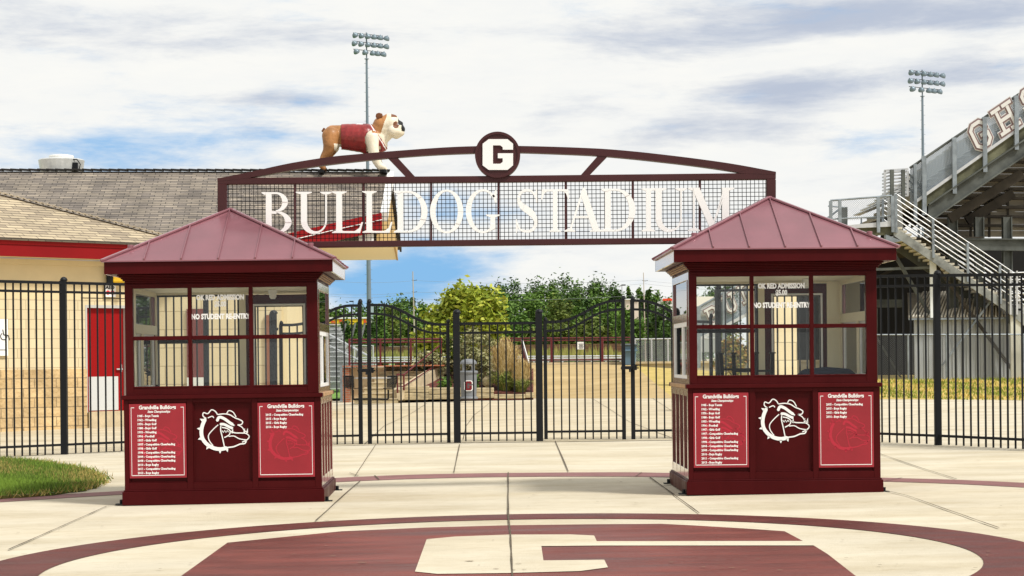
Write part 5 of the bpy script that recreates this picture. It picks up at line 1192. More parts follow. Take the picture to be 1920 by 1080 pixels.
# ================================================================== TREES AND PLANTS
def leaf_mat(name, c1, c2, c3):
    m = bpy.data.materials.new(name); m.use_nodes = True; t = m.node_tree; b = t.nodes['Principled BSDF']; b.inputs['Roughness'].default_value = .6; b.inputs['Specular IOR Level'].default_value = .25
    g_ = t.nodes.new('ShaderNodeNewGeometry'); r = t.nodes.new('ShaderNodeValToRGB'); r.color_ramp.elements[0].color = (*c1, 1); r.color_ramp.elements[1].color = (*c3, 1); e = r.color_ramp.elements.new(.5); e.color = (*c2, 1)
    t.links.new(g_.outputs['Random Per Island'], r.inputs[0]); t.links.new(r.outputs[0], b.inputs['Base Color']); return m
LM = {'dark': leaf_mat('leaf_dark', (.028, .065, .012), (.048, .10, .018), (.080, .145, .028)), 'mid': leaf_mat('leaf_mid', (.05, .11, .015), (.085, .165, .022), (.13, .22, .035)),
      'olive': leaf_mat('leaf_olive', (.055, .085, .012), (.09, .125, .018), (.15, .18, .03)), 'yellow': leaf_mat('leaf_yellow', (.16, .22, .018), (.28, .34, .03), (.44, .45, .06)),
      'pale': leaf_mat('leaf_pale', (.16, .17, .07), (.28, .28, .13), (.48, .44, .25)), 'autumn': leaf_mat('leaf_autumn', (.12, .14, .03), (.28, .24, .06), (.34, .16, .05))}
bark = M('bark', (.10, .075, .05), .9, var=.4, vscale=6)
def leaf_cloud(b, centre, rad, n, size, clumps, tight=.32, flat=.8):
    cs = []
    while len(cs) < clumps:
        v = Vector((random.uniform(-1, 1), random.uniform(-1, 1), random.uniform(-1, 1)))
        if .25 < v.length < 1: cs.append((Vector((v.x * rad[0], v.y * rad[1], v.z * rad[2])), random.uniform(.5, 1.25)))
    for k in range(n):
        c, s = random.choice(cs); q = Vector((random.gauss(0, 1), random.gauss(0, 1), random.gauss(0, flat))) * tight * s * .62
        p = centre + c + Vector((q.x * rad[0], q.y * rad[1], q.z * rad[2])); a = Vector((random.gauss(0, 1), random.gauss(0, 1), random.gauss(0, .6))).normalized(); u = a.cross(Vector((random.gauss(0, 1), random.gauss(0, 1), random.gauss(0, 1)))).normalized()
        l, w = size * random.uniform(.6, 1.3), size * random.uniform(.3, .6); b.poly([p - a * l * .5, p + u * w * .5, p + a * l * .5, p - u * w * .5])
    return cs
def tree(px, ytop, wpx, Y, mat, label, ybase=674, n=1500, leaf=.36, clumps=26, group=None, kind='tree', conifer=False, zb=0.0):
    tp = P(px, ytop, Y); k = Y / F; base = Vector((tp.x, Y, zb)); H_ = tp.z - zb; R = wpx * k / 2
    o = thing('pine_tree' if conifer else kind, label, kind if kind != 'pine_tree' else 'tree', base, group)
    b = MB(); b.tube((0, 0, 0), (.1, 0, H_ * .55), R * .09 + .05, 7, R * .05 + .03)
    b2 = MB()
    if conifer:
        for j in range(11):
            z = H_ * (.12 + .86 * j / 11); r = R * (1 - j / 11.5) * random.uniform(.85, 1.1); leaf_cloud(b2, Vector((random.uniform(-.1, .1) * R, 0, z)), (r, r, H_ * .07), n // 11, leaf, 9, .5)
        b.tube((.1, 0, H_ * .5), (0, 0, H_ * .95), .1, 6, .03)
    else:
        cs = leaf_cloud(b2, Vector((0, 0, H_ * .58)), (R, R * .8, H_ * .43), n, leaf, clumps)
        for c, s_ in cs[:9]: b.tube((.05, 0, H_ * .35), Vector((0, 0, H_ * .58)) + c * .8, R * .03 + .03, 5, .015)
    b.build('trunk', bark, o); b2.build('crown', LM[mat], o); return o
TG = 'trees beyond the playing field'
random.seed(21)
bgt = [(560, 585, 60, 230, 'mid', 0), (600, 590, 60, 220, 'olive', 0), (640, 588, 60, 240, 'mid', 0), (652, 594, 40, 190, 'dark', 1), (676, 578, 55, 235, 'mid', 0), (722, 566, 70, 250, 'dark', 0), (745, 582, 60, 215, 'olive', 0),
       (768, 562, 70, 255, 'dark', 0), (796, 576, 60, 225, 'mid', 0), (905, 546, 70, 260, 'dark', 0), (950, 542, 80, 255, 'dark', 0), (987, 529, 90, 262, 'dark', 0), (1026, 540, 70, 250, 'mid', 0), (1057, 527, 74, 262, 'dark', 0),
       (1000, 566, 90, 220, 'mid', 0), (950, 572, 80, 215, 'mid', 0), (1050, 572, 80, 215, 'olive', 0), (1097, 536, 70, 258, 'mid', 0), (1132, 534, 66, 262, 'dark', 0), (1118, 556, 70, 222, 'mid', 1), (1160, 540, 50, 255, 'dark', 1), (1180, 538, 44, 258, 'mid', 1),
       (1085, 578, 70, 205, 'mid', 1), (1150, 578, 80, 205, 'mid', 0), (1200, 542, 60, 252, 'mid', 1), (1214, 540, 50, 230, 'dark', 1), (1244, 543, 70, 250, 'mid', 0), (1190, 576, 70, 205, 'dark', 1), (1235, 574, 80, 210, 'mid', 1), (1278, 548, 70, 240, 'mid', 0), (1320, 548, 60, 250, 'mid', 0), (1352, 540, 60, 250, 'dark', 0),
       (1300, 560, 80, 215, 'mid', 0), (700, 590, 70, 205, 'olive', 1), (770, 592, 80, 205, 'mid', 0), (850, 570, 80, 240, 'dark', 0), (890, 590, 90, 210, 'mid', 0), (975, 602, 80, 195, 'mid', 0), (1040, 606, 90, 192, 'olive', 0), (1110, 602, 90, 192, 'olive', 0), (1180, 605, 90, 192, 'dark', 0), (1240, 602, 90, 192, 'mid', 0), (720, 612, 90, 192, 'olive', 0), (655, 612, 80, 192, 'mid', 0), (600, 612, 80, 192, 'olive', 0)]
hue = {'dark': 'dark green', 'mid': 'fresh green', 'olive': 'olive green'}
for i, (px, yt, w, Y, mt_, con) in enumerate(bgt):
    side = 'behind the restaurant sign' if px < 690 else ('behind the left gate leaf' if px < 860 else ('behind the centre picket panel' if px < 1012 else ('behind the right gate leaf' if px < 1170 else ('between the blue bin and the right booth' if px < 1262 else 'seen through the right booth window'))))
    tree(px, yt - 3, w * 1.12, Y, mt_, f'{hue[mt_]} {"conifer" if con else "tree"}, {"front" if Y < 225 else "back"} row, {side}', group=TG, conifer=bool(con), n=4600, leaf=.50)
# near garden tree, shrubs and grass in the planter
random.seed(5)
tree(868, 536, 128, 64, 'yellow', 'yellow green garden tree standing in the planter behind the litter bin', n=11000, leaf=.23, clumps=54, zb=1.0)
tree(820, 590, 70, 65, 'yellow', 'smaller lime green tree leaning left out of the planter', n=4000, leaf=.22, clumps=26, zb=1.0)
def shrub(px, ytop, ybot, w, Y, mat, label, n=1600, leaf=.13, clumps=22, name='shrub'):
    tp, bt = P(px, ytop, Y), P(px, ybot, Y); H_ = tp.z - bt.z; R = w * Y / F / 2; o = thing(name, label, 'shrub', bt)
    b = MB(); cs = leaf_cloud(b, Vector((0, 0, H_ * .52)), (R, R * .7, H_ * .48), n, leaf, clumps); b.build('foliage', LM[mat], o)
    b = MB()
    for c, s_ in cs[:8]: b.tube((0, 0, 0), Vector((0, 0, H_ * .5)) + c * .8, .02, 5, .008)
    b.build('stem', bark, o); return o
shrub(895, 622, 722, 78, 59.8, 'pale', 'pale variegated bush behind the grey litter bin', n=3000, clumps=30)
shrub(812, 650, 712, 62, 60.0, 'pale', 'pale variegated bush beside the maroon stair rail', n=1500)
shrub(848, 628, 700, 56, 60.5, 'olive', 'olive green bush between the two pale variegated bushes', n=1400)
shrub(835, 706, 742, 30, 58.6, 'mid', 'small green shrub low in the timber planter', n=500)
shrub(880, 700, 740, 40, 58.8, 'mid', 'low leafy shrub right behind the litter bin base', n=500)
shrub(1376, 634, 708, 68, 46, 'autumn', 'autumn coloured bush seen through the right booth window', n=3000, leaf=.11, clumps=34)
# ornamental grass
def plume(px, ytop, ybot, w, Y, label, n, c1, c2):
    tp, bt = P(px, ytop, Y), P(px, ybot, Y); H_ = tp.z - bt.z; R = w * Y / F / 2; o = thing('ornamental_grass', label, 'grass plant', bt)
    for nm, mt_, cnt, hf, sp in (('seed_plume', c1, n, 1.0, 1.0), ('leaf_blade', c2, n // 2, .55, 1.25)):
        b = MB()
        for k in range(cnt):
            a = random.uniform(0, 6.28); r = random.random() ** .5; h = H_ * hf * random.uniform(.6, 1.05) * (1 - .25 * r); d = Vector((math.cos(a), math.sin(a) * .7, 0)); p = [d * r * R * .25, d * r * R * .5 * sp + Vector((0, 0, h * .55)), d * r * R * .85 * sp + Vector((random.uniform(-.06, .06), 0, h * .88)), d * r * R * 1.15 * sp + Vector((random.uniform(-.1, .1), 0, h * (1 if hf == 1 else .8)))]
            wd = .010; s_ = Vector((-math.sin(a), math.cos(a), 0)) * wd
            for q0_, q1_ in zip(p, p[1:]): b.poly([q0_ - s_, q0_ + s_, q1_ + s_ * .8, q1_ - s_ * .8])
        b.build(nm, mt_, o)
straw = leaf_mat('straw_plume', (.42, .30, .12), (.58, .44, .20), (.72, .60, .36)); bladeg = leaf_mat('blade_green', (.08, .13, .02), (.16, .20, .04), (.34, .30, .09))
random.seed(11)
plume(948, 628, 742, 56, 58.6, 'tall straw coloured plume grass in the planter right of the litter bin', 1500, straw, bladeg)
plume(976, 664, 742, 44, 58.4, 'shorter plume grass with green base beside the maroon ramp rail', 1000, straw, bladeg)

# planter walls
def px_box(m, x0, x1, y0, y1, Y, d):      # box whose front face fills these pixels at depth Y
    a, c = P(x0, y1, Y), P(x1, y0, Y); m.bx(a.x, c.x, Y, Y + d, a.z, c.z); return m
pt = thing('timber_planter', 'low timber retaining wall of stacked sleepers round the planting bed', 'planter', P(860, 745, 58))
for (x0, x1, y0, y1, Y) in ((757, 803, 724, 736, 57.4), (757, 803, 736.3, 750, 57.4), (803.3, 868, 727, 739, 57.6), (803.3, 868, 739.3, 749, 57.6), (868.3, 926, 727, 737, 58.2), (868.3, 926, 737.3, 747, 58.2), (926.3, 985, 739, 747.5, 57.8), (985.3, 1001, 736, 746, 58)):
    b = MB(); px_box(b, x0, x1, y0, y1, Y, .9 if x0 < 900 else .3); b.build('sleeper', timber, pt, world=True, bevel=.015)
b = MB(); px_box(b, 905, 925, 705, 727, 58.6, .8); b.build('boulder', timber, pt, world=True, bevel=.1)
b = MB(); b.extrude([P(770, 727, 58.4), P(1000, 738, 58.2), P(1000, 690, 62), P(838, 690, 61.5)], (0, 0, -.3)); b.build('mulch_bed', mulch, pt, world=True)

# stair with cream cheek walls up to the terrace
stp = thing('terrace_steps', 'wide sandstone steps rising to the terrace beside a cream retaining wall', 'steps', P(740, 752, 57))
for k in range(7):
    y1 = 757 - k * 10.2; x0, x1 = 664 + k * 9.5, 746 + k * 13.5; Y = 57 + k * .55
    b = MB(); a, c = P(x0, y1, Y), P(x1, y1 - 10.5, Y); b.bx(a.x, c.x, Y, 61.5, a.z - .1 if k else -.05, c.z - .035); b.build('riser', timber, stp, world=True)
    b = MB(); b.bx(a.x - .02, c.x + .02, Y - .02, Y + .56, c.z - .034, c.z); b.build('tread', stone_tan, stp, world=True)
b = MB(); px_box(b, 655, 722, 688.5, 757, 59.9, .4); b.build('cheek_wall', M('cream_render', (.82, .66, .42), .8, var=.08), stp, world=True)
b = MB(); b.beam(P(744, 741, 57.2), P(842, 684, 60.8), .25, .35); b.build('stringer', stone_tan, stp, world=True)
b = MB(); px_box(b, 642.5, 655, 690, 757, 59.5, .5); b.uvplane(Vector((0, 0, 0)), Vector((1, 0, 0)), dz).build('brick_pier', brick_or, stp, world=True)
b = MB(); px_box(b, 642, 833, 684, 688, 59.4, 1.2); b.uvplane(Vector((0, 0, 0)), Vector((1, 0, 0)), dz).build('brick_coping', brick_or, stp, world=True)
b = MB(); px_box(b, 744, 753, 737, 750, 57.0, .3); b.build('footing', stone_tan, stp, world=True)
o = thing('white_post', 'slim pale post at the corner of the brick pier', 'post', P(639.5, 750, 59)); b = MB(); px_box(b, 638, 641.5, 686, 752, 59, .1); b.build('shaft', steel, o, world=True); b = MB(); px_box(b, 637, 642.5, 750, 753, 58.98, .14); b.build('base', steel, o, world=True)

def rail_run(name, label, segs, posts, mat=rail_red, group=None, loc=None):
    o = thing(name, label, 'handrail', loc or segs[0][0], group)
    for a, c, r in segs: b = MB(); b.tube(a, c, r, 8); b.build('rail', mat, o, world=True)
    for a, c, r in posts: b = MB(); b.tube(a, c, r, 8); b.build('post', mat, o, world=True)
    return o
Q = lambda x, y, Y: P(x, y, Y)
rail_run('stair_handrail', 'maroon handrail with two pipes climbing the terrace steps', [(Q(744, 702, 57.1), Q(757, 702.5, 57.3), .022), (Q(757, 702.5, 57.3), Q(827, 646, 60), .024), (Q(757, 724, 57.3), Q(827, 679, 60), .02), (Q(744, 724, 57.1), Q(757, 724.5, 57.3), .018)],
         [(Q(744.5, 702, 57.1), Q(745.3, 738, 57.1), .024), (Q(757, 702, 57.3), Q(757.5, 732, 57.3), .026), (Q(827, 636, 60), Q(827, 686, 60), .026)])
rail_run('terrace_railing', 'maroon guard rail with mesh on the brick coping above the steps', [(Q(653, 637, 60), Q(830, 635.5, 60), .03), (Q(653, 642.5, 60), Q(830, 641, 60), .028), (Q(653, 681, 60), Q(828, 679.5, 60), .022)], [(Q(x, 636, 60), Q(x + .4, 686, 60), .034) for x in (655, 713, 770, 826)])
rail_run('terrace_railing', 'long maroon guard rail across the top of the ramp', [(Q(936, 634.5, 77), Q(1184, 633, 77), .03), (Q(936, 639, 77), Q(1184, 637.5, 77), .026), (Q(985, 675.5, 77), Q(1184, 674, 77), .03)], [(Q(x, 634, 77), Q(x + .3, 681, 77), .055) for x in (1034, 1129, 1183)])
rr = rail_run('ramp_handrail', 'maroon and white handrail running down beside the plume grass', [(Q(936, 638, 66), Q(978, 638, 66), .022), (Q(978, 638, 66), Q(991, 682, 60.3), .03), (Q(957, 662, 66), Q(978, 662, 66), .02), (Q(991, 682, 60.3), Q(994, 739, 58.6), .022)],
         [(Q(979 + k * 2.3, 640 + k * 7.5, 66 - k * .95), Q(979.5 + k * 2.3, 690 + k * 7.0, 66 - k * .95), .036) for k in range(7)])
b = MB(); b.tube(Q(979.5, 636, 65.9), Q(991.8, 680, 60.2), .018, 6); b.build('top_cap', white_p, rr, world=True)
# wood slat wall and pale track railing beyond
o = thing('slatted_wall', 'long brown slatted timber wall beyond the track', 'wall', P(1050, 672, 110))
b = MB()
for k in range(9): b.beam(P(640, 650 + k * 3.0 + 2, 110), P(1192, 645 + k * 3.0, 110), .10, .075)
b.build('slat_panel', M('brown_slats', (.12, .065, .035), .8, var=.3), o, world=True)
for x in range(660, 1190, 48): b = MB(); b.beam(P(x, 647, 110.1), P(x, 684, 110.1), .12, .12); b.build('post', M('slat_post', (.07, .04, .025), .8) if 'slat_post' not in bpy.data.materials else bpy.data.materials['slat_post'], o, world=True)
b = MB(); b.extrude([P(640, 653, 110.3), P(1192, 648, 110.3), P(1192, 672, 110.3), P(640, 676, 110.3)], (0, .05, 0)); b.build('backing', M('slat_back', (.05, .03, .02), .9), o, world=True)
o = thing('track_railing', 'pale grey rail fence along the running track', 'railing', P(900, 676, 95))
b = MB()
for y in (667, 671, 675): b.tube(P(640, y + 4, 95), P(1192, y, 95), .04, 6)
b.build('rail', alu, o, world=True)
for x in range(650, 1190, 27): b = MB(); b.tube(P(x, 668 + (1192 - x) * .007, 95), P(x, 685, 95), .04, 5); b.build('post', alu, o, world=True)
random.seed(9)
b = MB(); cnt = 0
for k in range(2600):
    x = random.uniform(640, 1190); c = P(x, random.uniform(668, 676), random.uniform(98, 104)); h = random.uniform(.15, .6) * (1.2 if 1000 < x < 1150 else .8); l = random.uniform(-.12, .12); b.poly([c + Vector((-.04, 0, 0)), c + Vector((.04, 0, 0)), c + Vector((l, 0, h))])
tag(b.build('tall_weeds', leaf_mat('weed', (.14, .16, .03), (.24, .24, .06), (.36, .32, .10))), 'tall yellow green weeds growing in front of the slatted wall', 'weeds', kind='stuff')
# notice sign on the terrace rail
o = thing('notice_sign', 'small white notice sign hung on the terrace railing', 'sign', P(1089, 648, 76.8)); b = MB(); px_box(b, 1082.5, 1096, 641, 655, 76.85, .02); b.build('sign_board', white_p, o, world=True)
b = MB()
for k, y in enumerate((644.5, 647, 649.5, 652)): px_box(b, 1085 + (k % 2), 1094 - (k % 2), y, y + 1.1, 76.84, .008)
b.build('sign_print', black_p, o, world=True)
# chain link to the right of the bin
link_fence('chain_link_fence', 'galvanised chain link fence on the slope right of the blue bin', (1191, 681), (1345, 679), 45, 77.6, 77.6, link_m, 6, color=alu)
o = thing('blue_bin', 'blue grey wheeled bin with dark lid at the top of the ramp', 'bin', P(1175, 686, 76.4))
xb0, xb1, xt0, xt1 = P(1164, 0, 76.4).x, P(1184, 0, 76.4).x, P(1161, 0, 76.4).x, P(1187, 0, 76.4).x; zt_, zb_ = P(1175, 648, 76.4).z, P(1175, 685, 76.4).z
b = MB(); i = 0; b.v = [Vector(v) for v in ((xb0, 76.2, zb_), (xb1, 76.2, zb_), (xb1, 76.7, zb_), (xb0, 76.7, zb_), (xt0, 76.1, zt_), (xt1, 76.1, zt_), (xt1, 76.8, zt_), (xt0, 76.8, zt_))]
for f in ((0, 3, 2, 1), (0, 1, 5, 4), (1, 2, 6, 5), (2, 3, 7, 6), (3, 0, 4, 7), (4, 5, 6, 7)): b.face(f)
b.build('bin_body', blue_pl, o, world=True, bevel=.03); b = MB(); b.bx(xt0 - .05, xt1 + .04, 76.0, 76.85, zt_, zt_ + .07); b.build('lid', M('bin_lid', (.10, .13, .15), .5), o, world=True, bevel=.02)
b = MB(); b.bx(xt0 - .02, xt1 + .02, 76.03, 76.09, zt_ - .22, zt_ - .16); b.build('rim', blue_pl, o, world=True)
for x in (xb0 + .03, xb1 - .03): b = MB(); b.tube((x - .03, 76.72, zb_ + .06), (x + .03, 76.72, zb_ + .06), .09, 10); b.build('wheel', black_p, o, world=True)
# litter bin
LYb = 56.6; c0 = P(879, 748, LYb); o = thing('litter_bin', 'grey domed litter bin with a maroon letter on its front, by the planter', 'litter bin', c0); k = LYb / F
b = MB(); b.lathe((0, 0, 0), [(17 * k, 0), (17.5 * k, 2 * k), (16.5 * k, 4 * k), (14.5 * k, 5 * k), (15.5 * k, 40 * k), (15.8 * k, 48 * k)], 4 * 6); b.build('bin_body', grey_pl, o)
b = MB(); b.lathe((0, 0, 48 * k), [(17.5 * k, 0), (18 * k, 3 * k), (16 * k, 5 * k)], 24); b.build('collar', grey_pl, o)
b = MB()
for a in range(0, 360, 90): b.bx(12 * k * math.cos(math.radians(a + 45)) - 3 * k, 12 * k * math.cos(math.radians(a + 45)) + 3 * k, 12 * k * math.sin(math.radians(a + 45)) - 3 * k, 12 * k * math.sin(math.radians(a + 45)) + 3 * k, 52 * k, 66 * k)
b.lathe((0, 0, 65 * k), [(16 * k, 0), (15.5 * k, 4 * k), (12 * k, 8 * k), (5 * k, 10 * k)], 24); b.build('dome', grey_pl, o, bevel=.01)
b = MB()
for q in block_G(-8, 0, 8, 20): b.extrude([Vector((x * k, -16.4 * k, (35 - y) * k)) for x, y in q][::-1], (0, .02, 0))
b.build('bin_letter_outline', white_p, o)
b = MB()
for q in block_G(-6.4, 1.5, 6.4, 18.5): b.extrude([Vector((x * k, -16.7 * k, (35 - y) * k)) for x, y in q][::-1], (0, .004, 0))
b.build('bin_letter', M('bin_maroon', (.16, .01, .015), .5), o)
# wire seats joined to a small table
wire_back = Mlink('wire_back', (.02, .02, .02), .035, .020)
pic = thing('seat_table', 'black wire seats on arms joined to a slim round table', 'table', P(692, 748, 56)); kY = 56
b = MB(); tpz = P(692, 708, kY).z; b.lathe((P(692, 0, kY).x, kY, tpz - .03), [(.55, 0), (.56, .03)], 24); b.build('tabletop', alu, pic, world=True)
b = MB(); b.beam(P(692, 748, kY), P(692, 708, kY), .09, .09, up=Vector((0, 1, 0))); b.build('pedestal', blk_wire, pic, world=True)
for sx_, x0, x1 in ((1, 644, 662), (-1, 745, 728)):
    sr = MB(); sr.path([P(x1, 731, kY), P(x1, 748.5, kY), P(692, 748, kY)], .028, 8); sr.build('seat_arm', blk_wire, pic, world=True)
    b = MB()
    for j in range(9):
        f = j / 8; y0 = kY - .22 + .44 * f; 
        b.path([P(x0, 706 + 5 * (f - .5) ** 2 * 3, y0), P(x0 + sx_ * 1.5, 716, y0), P(x0 + sx_ * 5, 726, y0), P(x0 + sx_ * 9, 728.5, y0), P(x1 + sx_ * 9, 728, y0)], .011, 5)
    for (x, y) in ((x0, 706), (x0 + sx_ * 2, 718), (x0 + sx_ * 5, 726), (x1 + sx_ * 9, 728)): b.tube(P(x, y, kY - .24), P(x, y, kY + .24), .014, 6)
    for j in range(14): f = j / 13; b.tube(P(x0 + sx_ * (18 * f), 729.5 - 22 * max(0, .5 - abs(f - .5)) * (0), kY - .24), P(x0 + sx_ * 18 * f, 729.5, kY + .24), .006, 4)
    a_ = [P(x0 + (x1 - x0) * f, 704.5 + 0 * f, kY - .25) for f in (0, 1)]
    for j in range(10):
        f = j / 9; xx = x0 + sx_ * 19 * f; b.tube(P(xx, 705 + 2 * abs(f - .5), kY + .22), P(xx + sx_ * 1, 727, kY + .20), .010, 4)
    b.tube(P(x0, 705, kY + .22), P(x0 + sx_ * 19, 705.5, kY + .22), .02, 6)
    bk = MB(); bk.poly([P(x0, 705, kY + .215), P(x0 + sx_ * 19, 705.5, kY + .215), P(x0 + sx_ * 20, 727, kY + .20), P(x0 + sx_ * 3, 727, kY + .20)]); bk.poly([P(x0 + sx_ * 2, 728.5, kY - .22), P(x1 + sx_ * 9, 728.5, kY - .22), P(x1 + sx_ * 9, 728.5, kY + .22), P(x0 + sx_ * 2, 728.5, kY + .22)]); bk.build('wire_back', wire_back, pic, world=True)
    b.build('wire_seat', blk_wire, pic, world=True)
# small bleacher behind the side fence on the left
sb = thing('small_bleacher', 'white aluminium bleacher rows seen past the ticket booth window', 'bleachers', P(600, 735, 74))
for r in range(13):
    Y = 74 + r * .65; z = .25 + r * .20; x0, x1 = P(500, 0, Y).x, P(632 + (12 - r) * 2.5, 0, Y).x
    b = MB(); b.bx(x0, x1, Y, Y + .28, z + .18, z + .22); b.build('seat_plank', alu, sb, world=True); b = MB(); b.bx(x0, x1, Y - .35, Y - .01, z - .10, z - .06); b.bx(x0, x1, Y + .29, Y + .31, z - .06, z + .12); b.build('foot_plank', alu, sb, world=True)
b = MB()
for j in range(8): x = P(505 + j * 20, 0, 74).x; b.beam((x, 74, .0), (x, 83, 2.9), .06, .08); b.beam((x, 80, 0), (x, 80, 2.2), .06, .06)
b.build('frame', steel_dk, sb, world=True)
b = MB(); b.tube(P(545, 588, 82), P(692, 668, 73.5), .04, 6); b.tube(P(560, 620, 82), P(692, 684, 73.5), .03, 6); b.build('end_rail', alu, sb, world=True)
for x, y, Y in ((575, 605, 80), (645, 643, 76.5), (690, 667, 73.6)): b = MB(); b.tube(P(x, y, Y), P(x, y + 46, Y), .035, 6); b.build('rail_post', alu, sb, world=True)
link_fence('chain_link_fence', 'chain link fence behind the small white bleacher', (560, 690), (700, 690), 42, 90, 90, link_m, 5, color=alu)
# buildings beyond
o = thing('restaurant_building', 'orange and yellow roadside building with a white gable roof', 'building', P(600, 640, 150))
b = MB(); px_box(b, 520, 606, 597, 660, 150, 14); b.build('wall', M('orange_wall', (.48, .13, .05), .7), o, world=True)
b = MB(); b.extrude([P(500, 598, 149.5), P(592, 598, 149.5), P(592, 586, 156), P(548, 574, 156), P(500, 574, 156)], (0, 0, .1)); b.build('roof', M('white_roof', (.74, .73, .68), .6), o, world=True)
b = MB(); px_box(b, 618, 688, 598, 609, 149.8, .15); b.build('sign_band', M('yellow_sign', (.80, .52, .02), .5), o, world=True)
b = MB(); px_box(b, 613, 692, 594.5, 597.8, 149.7, 1.0); px_box(b, 614, 691, 598, 616, 149.96, 6); b.build('parapet', white_p, o, world=True)
for x0, x1, y0, y1 in ((621, 628, 602, 608), (636, 643, 599, 604), (641, 645, 603, 608), (682, 687, 599, 606)): b = MB(); px_box(b, x0, x1, y0, y1, 149.76, .04); b.build('sign_shape', M('red_sign_shape', (.62, .08, .02), .5) if 'red_sign_shape' not in bpy.data.materials else bpy.data.materials['red_sign_shape'], o, world=True)
o = thing('white_outbuilding', 'long low white building with small dark windows across the track', 'building', P(770, 672, 125))
b = MB(); px_box(b, 731, 808, 651, 676, 125, 5); b.build('wall', M('white_wall', (.72, .72, .68), .6), o, world=True)
b = MB(); px_box(b, 729, 810, 648.5, 651, 124.8, 5.4); b.build('roof', M('pale_roof', (.55, .56, .55), .6), o, world=True)
for x0, x1 in ((746, 752), (774, 778), (790, 797)): b = MB(); px_box(b, x0, x1, 657, 664, 124.93, .1); b.build('window', dark_m, o, world=True)
b = MB(); px_box(b, 754, 760, 656, 664, 124.92, .1); b.build('wall_panel', M('blue_panel', (.10, .14, .35), .6), o, world=True)
o = thing('brick_house', 'small brick house glimpsed behind the garden tree', 'building', P(810, 660, 140)); b = MB(); px_box(b, 798, 822, 630, 672, 140, 5); b.build('wall', M('pink_brick', (.42, .18, .13), .8), o, world=True); b = MB(); px_box(b, 797, 823, 624, 630, 139.9, 5.2); b.build('roof', M('brown_roof2', (.25, .12, .10), .8), o, world=True)
o = thing('warehouse', 'pale flat roofed building glimpsed behind the trees above the blue bin', 'building', P(1186, 600, 190)); b = MB(); px_box(b, 1174, 1197, 562, 600, 186, 5); b.build('wall', M('beige_wall', (.62, .52, .44), .7), o, world=True); b = MB(); px_box(b, 1171, 1199, 560, 562, 185.8, 5.4); b.build('roof', white_p, o, world=True)
o = thing('red_sign_building', 'white roadside building with a red sign band beside the right booth', 'building', P(1252, 600, 188)); b = MB(); px_box(b, 1240, 1275, 563, 600, 186, 5); b.build('wall', white_p, o, world=True); b = MB(); px_box(b, 1243, 1270, 559.5, 564, 185.8, .3); b.build('sign_band', M('red_band', (.75, .06, .02), .5), o, world=True)
o = thing('pale_roof_building', 'large building with pale roof seen through the right booth window', 'building', P(1320, 620, 120)); b = MB(); b.extrude([P(1290, 556, 124), P(1338, 556, 124), P(1350, 590, 119), P(1290, 590, 119)], (0, 0, -.1)); b.build('roof', M('tan_roof', (.50, .45, .36), .8), o, world=True); b = MB(); px_box(b, 1290, 1350, 590, 660, 119.2, 5); b.build('wall', M('grey_wall', (.30, .32, .33), .8), o, world=True)
# utility poles, wires and lamp standards
def upole(px, yt, Y, label, arms, r):
    tp = P(px, yt, Y); o = thing('utility_pole', label, 'utility pole', (tp.x + .15, Y, 0), 'utility poles beyond the trees'); k = Y / F
    b = MB(); b.tube((0, 0, 0), (-.15, 0, tp.z), r * k, 8, r * .45 * k); b.build('pole', M('pole_wood', (.42, .36, .30), .8) if 'pole_wood' not in bpy.data.materials else bpy.data.materials['pole_wood'], o)
    for y in arms: z = P(px, y, Y).z; b = MB(); b.beam((-5 * k, 0, z + k), (0, 0, z), .8 * k, .9 * k); b.beam((0, 0, z), (5 * k, 0, z + 1.2 * k), .8 * k, .9 * k); b.build('cross_arm', beam_dk, o)
upole(774, 509, 188, 'thin pale utility pole with two pairs of arms above the left gate leaf', (526, 548), 1.9)
upole(1206.5, 511, 188, 'grey utility pole with a single cross arm above the blue bin', (527,), 1.5)
b = MB()
for (xa, ya, xb, yb) in ((779, 526, 1206, 525), (779, 548, 1206, 532), (769, 527, 560, 520), (769, 548, 560, 546), (1209, 526, 1500, 536), (1209, 532, 1500, 545), (620, 555, 774, 549), (774, 560, 1206, 553)):
    n_ = 14; q = [P(xa + (xb - xa) * k / n_, ya + (yb - ya) * k / n_ + 6 * (1 - (2 * k / n_ - 1) ** 2), 187.9) for k in range(n_ + 1)]; b.path(q, .010, 4)
tag(b.build('power_lines', M('wire_grey', (.25, .26, .27), .6)), 'thin power lines slung between the utility poles', 'power lines')
def lamp_std(px, yt, ybase, Y, s, label):
    tp = P(px, yt, Y); o = thing('lamp_standard', label, 'lamp post', (tp.x, Y, 0), 'car park lamp posts'); k = Y / F
    b = MB(); b.tube((0, 0, 0), (0, 0, tp.z), .5 * k, 8); b.build('pole', beam_dk, o); b = MB(); b.box((s * 3 * k, 0, tp.z), (8 * k, 4 * k, 2.2 * k)); b.build('lamp_head', black_p, o, bevel=.02)
lamp_std(1166, 534.5, 0, 178, 1, 'dark box headed lamp post above the right gate leaf'); lamp_std(662, 565, 0, 178, -1, 'small lamp post above the left gate leaf')
random.seed(33)
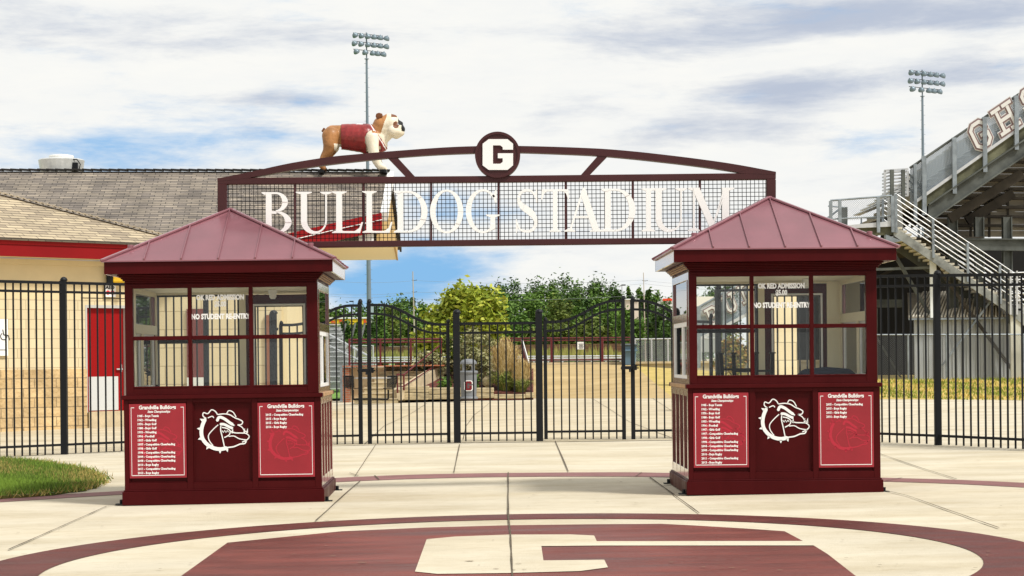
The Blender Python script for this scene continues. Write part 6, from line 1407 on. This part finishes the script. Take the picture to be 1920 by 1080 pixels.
for px, yt, w, Y, mt_ in ((648, 600, 34, 138, 'dark'), (668, 606, 30, 136, 'mid'), (628, 612, 34, 139, 'olive'), (688, 604, 34, 138, 'dark'), (712, 600, 44, 139, 'mid'), (560, 604, 40, 139, 'mid'), (588, 610, 40, 138, 'olive')):
    tree(px, yt, w, Y, mt_, f'low {hue[mt_]} tree in front of the roadside buildings, {"under the yellow sign" if 600 < px < 700 else ("beside the outbuilding" if px > 700 else "seen through the booth")}', group='low trees in front of the roadside buildings', n=1800, leaf=.34, kind='tree')
# block pier between the right booth and the bleachers
o = thing('block_pier', 'cream painted block pier seen through the door window of the right booth', 'pier', P(1452, 712, 42))
b = MB(); px_box(b, 1412, 1493, 516, 716, 42, 1.0); b.uvplane(Vector((0, 0, 0)), Vector((1, 0, 0)), dz).build('shaft', Mbrick('pier_block', (.80, .66, .42), (.76, .61, .38), (.45, .36, .22), .80, .40, .010, bump=.3, fine=20, fbump=.1, var=.05), o, world=True)
b = MB(); px_box(b, 1410, 1495, 510, 515.8, 41.95, 1.1); b.build('cap', stone_tan, o, world=True)
random.seed(44)
for px, yt, w, mt_, lb in ((1184, 576, 56, 'mid', 'low fresh green tree in front of the pale warehouse'), (1250, 574, 56, 'dark', 'low dark green tree in front of the red sign building')):
    tree(px, yt, w, 180, mt_, lb, n=3000, leaf=.42)
for px, yt, w, mt_ in ((742, 574, 62, 'mid'), (700, 580, 56, 'dark'), (1010, 546, 70, 'mid'), (1080, 545, 66, 'dark'), (930, 556, 66, 'mid')):
    tree(px, yt, w, 236, mt_, f'{hue[mt_]} tree filling the middle row of the wood {"left of the utility pole" if px < 800 else "behind the centre of the gate"}', n=3800, leaf=.50, group=TG)
# small litter and spots trodden into the paving
m = MB()
for k in range(150):
    px, py = random.uniform(20, 1900), random.uniform(838, 1075); c = G(px, py, .0135); r = random.uniform(.004, .012) * (1 if random.random() < .9 else 1.6); st_ = random.uniform(1, 2.2)
    n_ = 7; m.poly([c + Vector((math.cos(6.283 * j / n_) * r * st_ * random.uniform(.7, 1.2), math.sin(6.283 * j / n_) * r * random.uniform(.7, 1.2), 0)) for j in range(n_)])
tag(m.build('paving_litter', M('litter_brown', (.20, .15, .10), .9, var=.4, vscale=9)), 'scattered dark specks and crumbs on the pale paving', 'litter', kind='stuff')
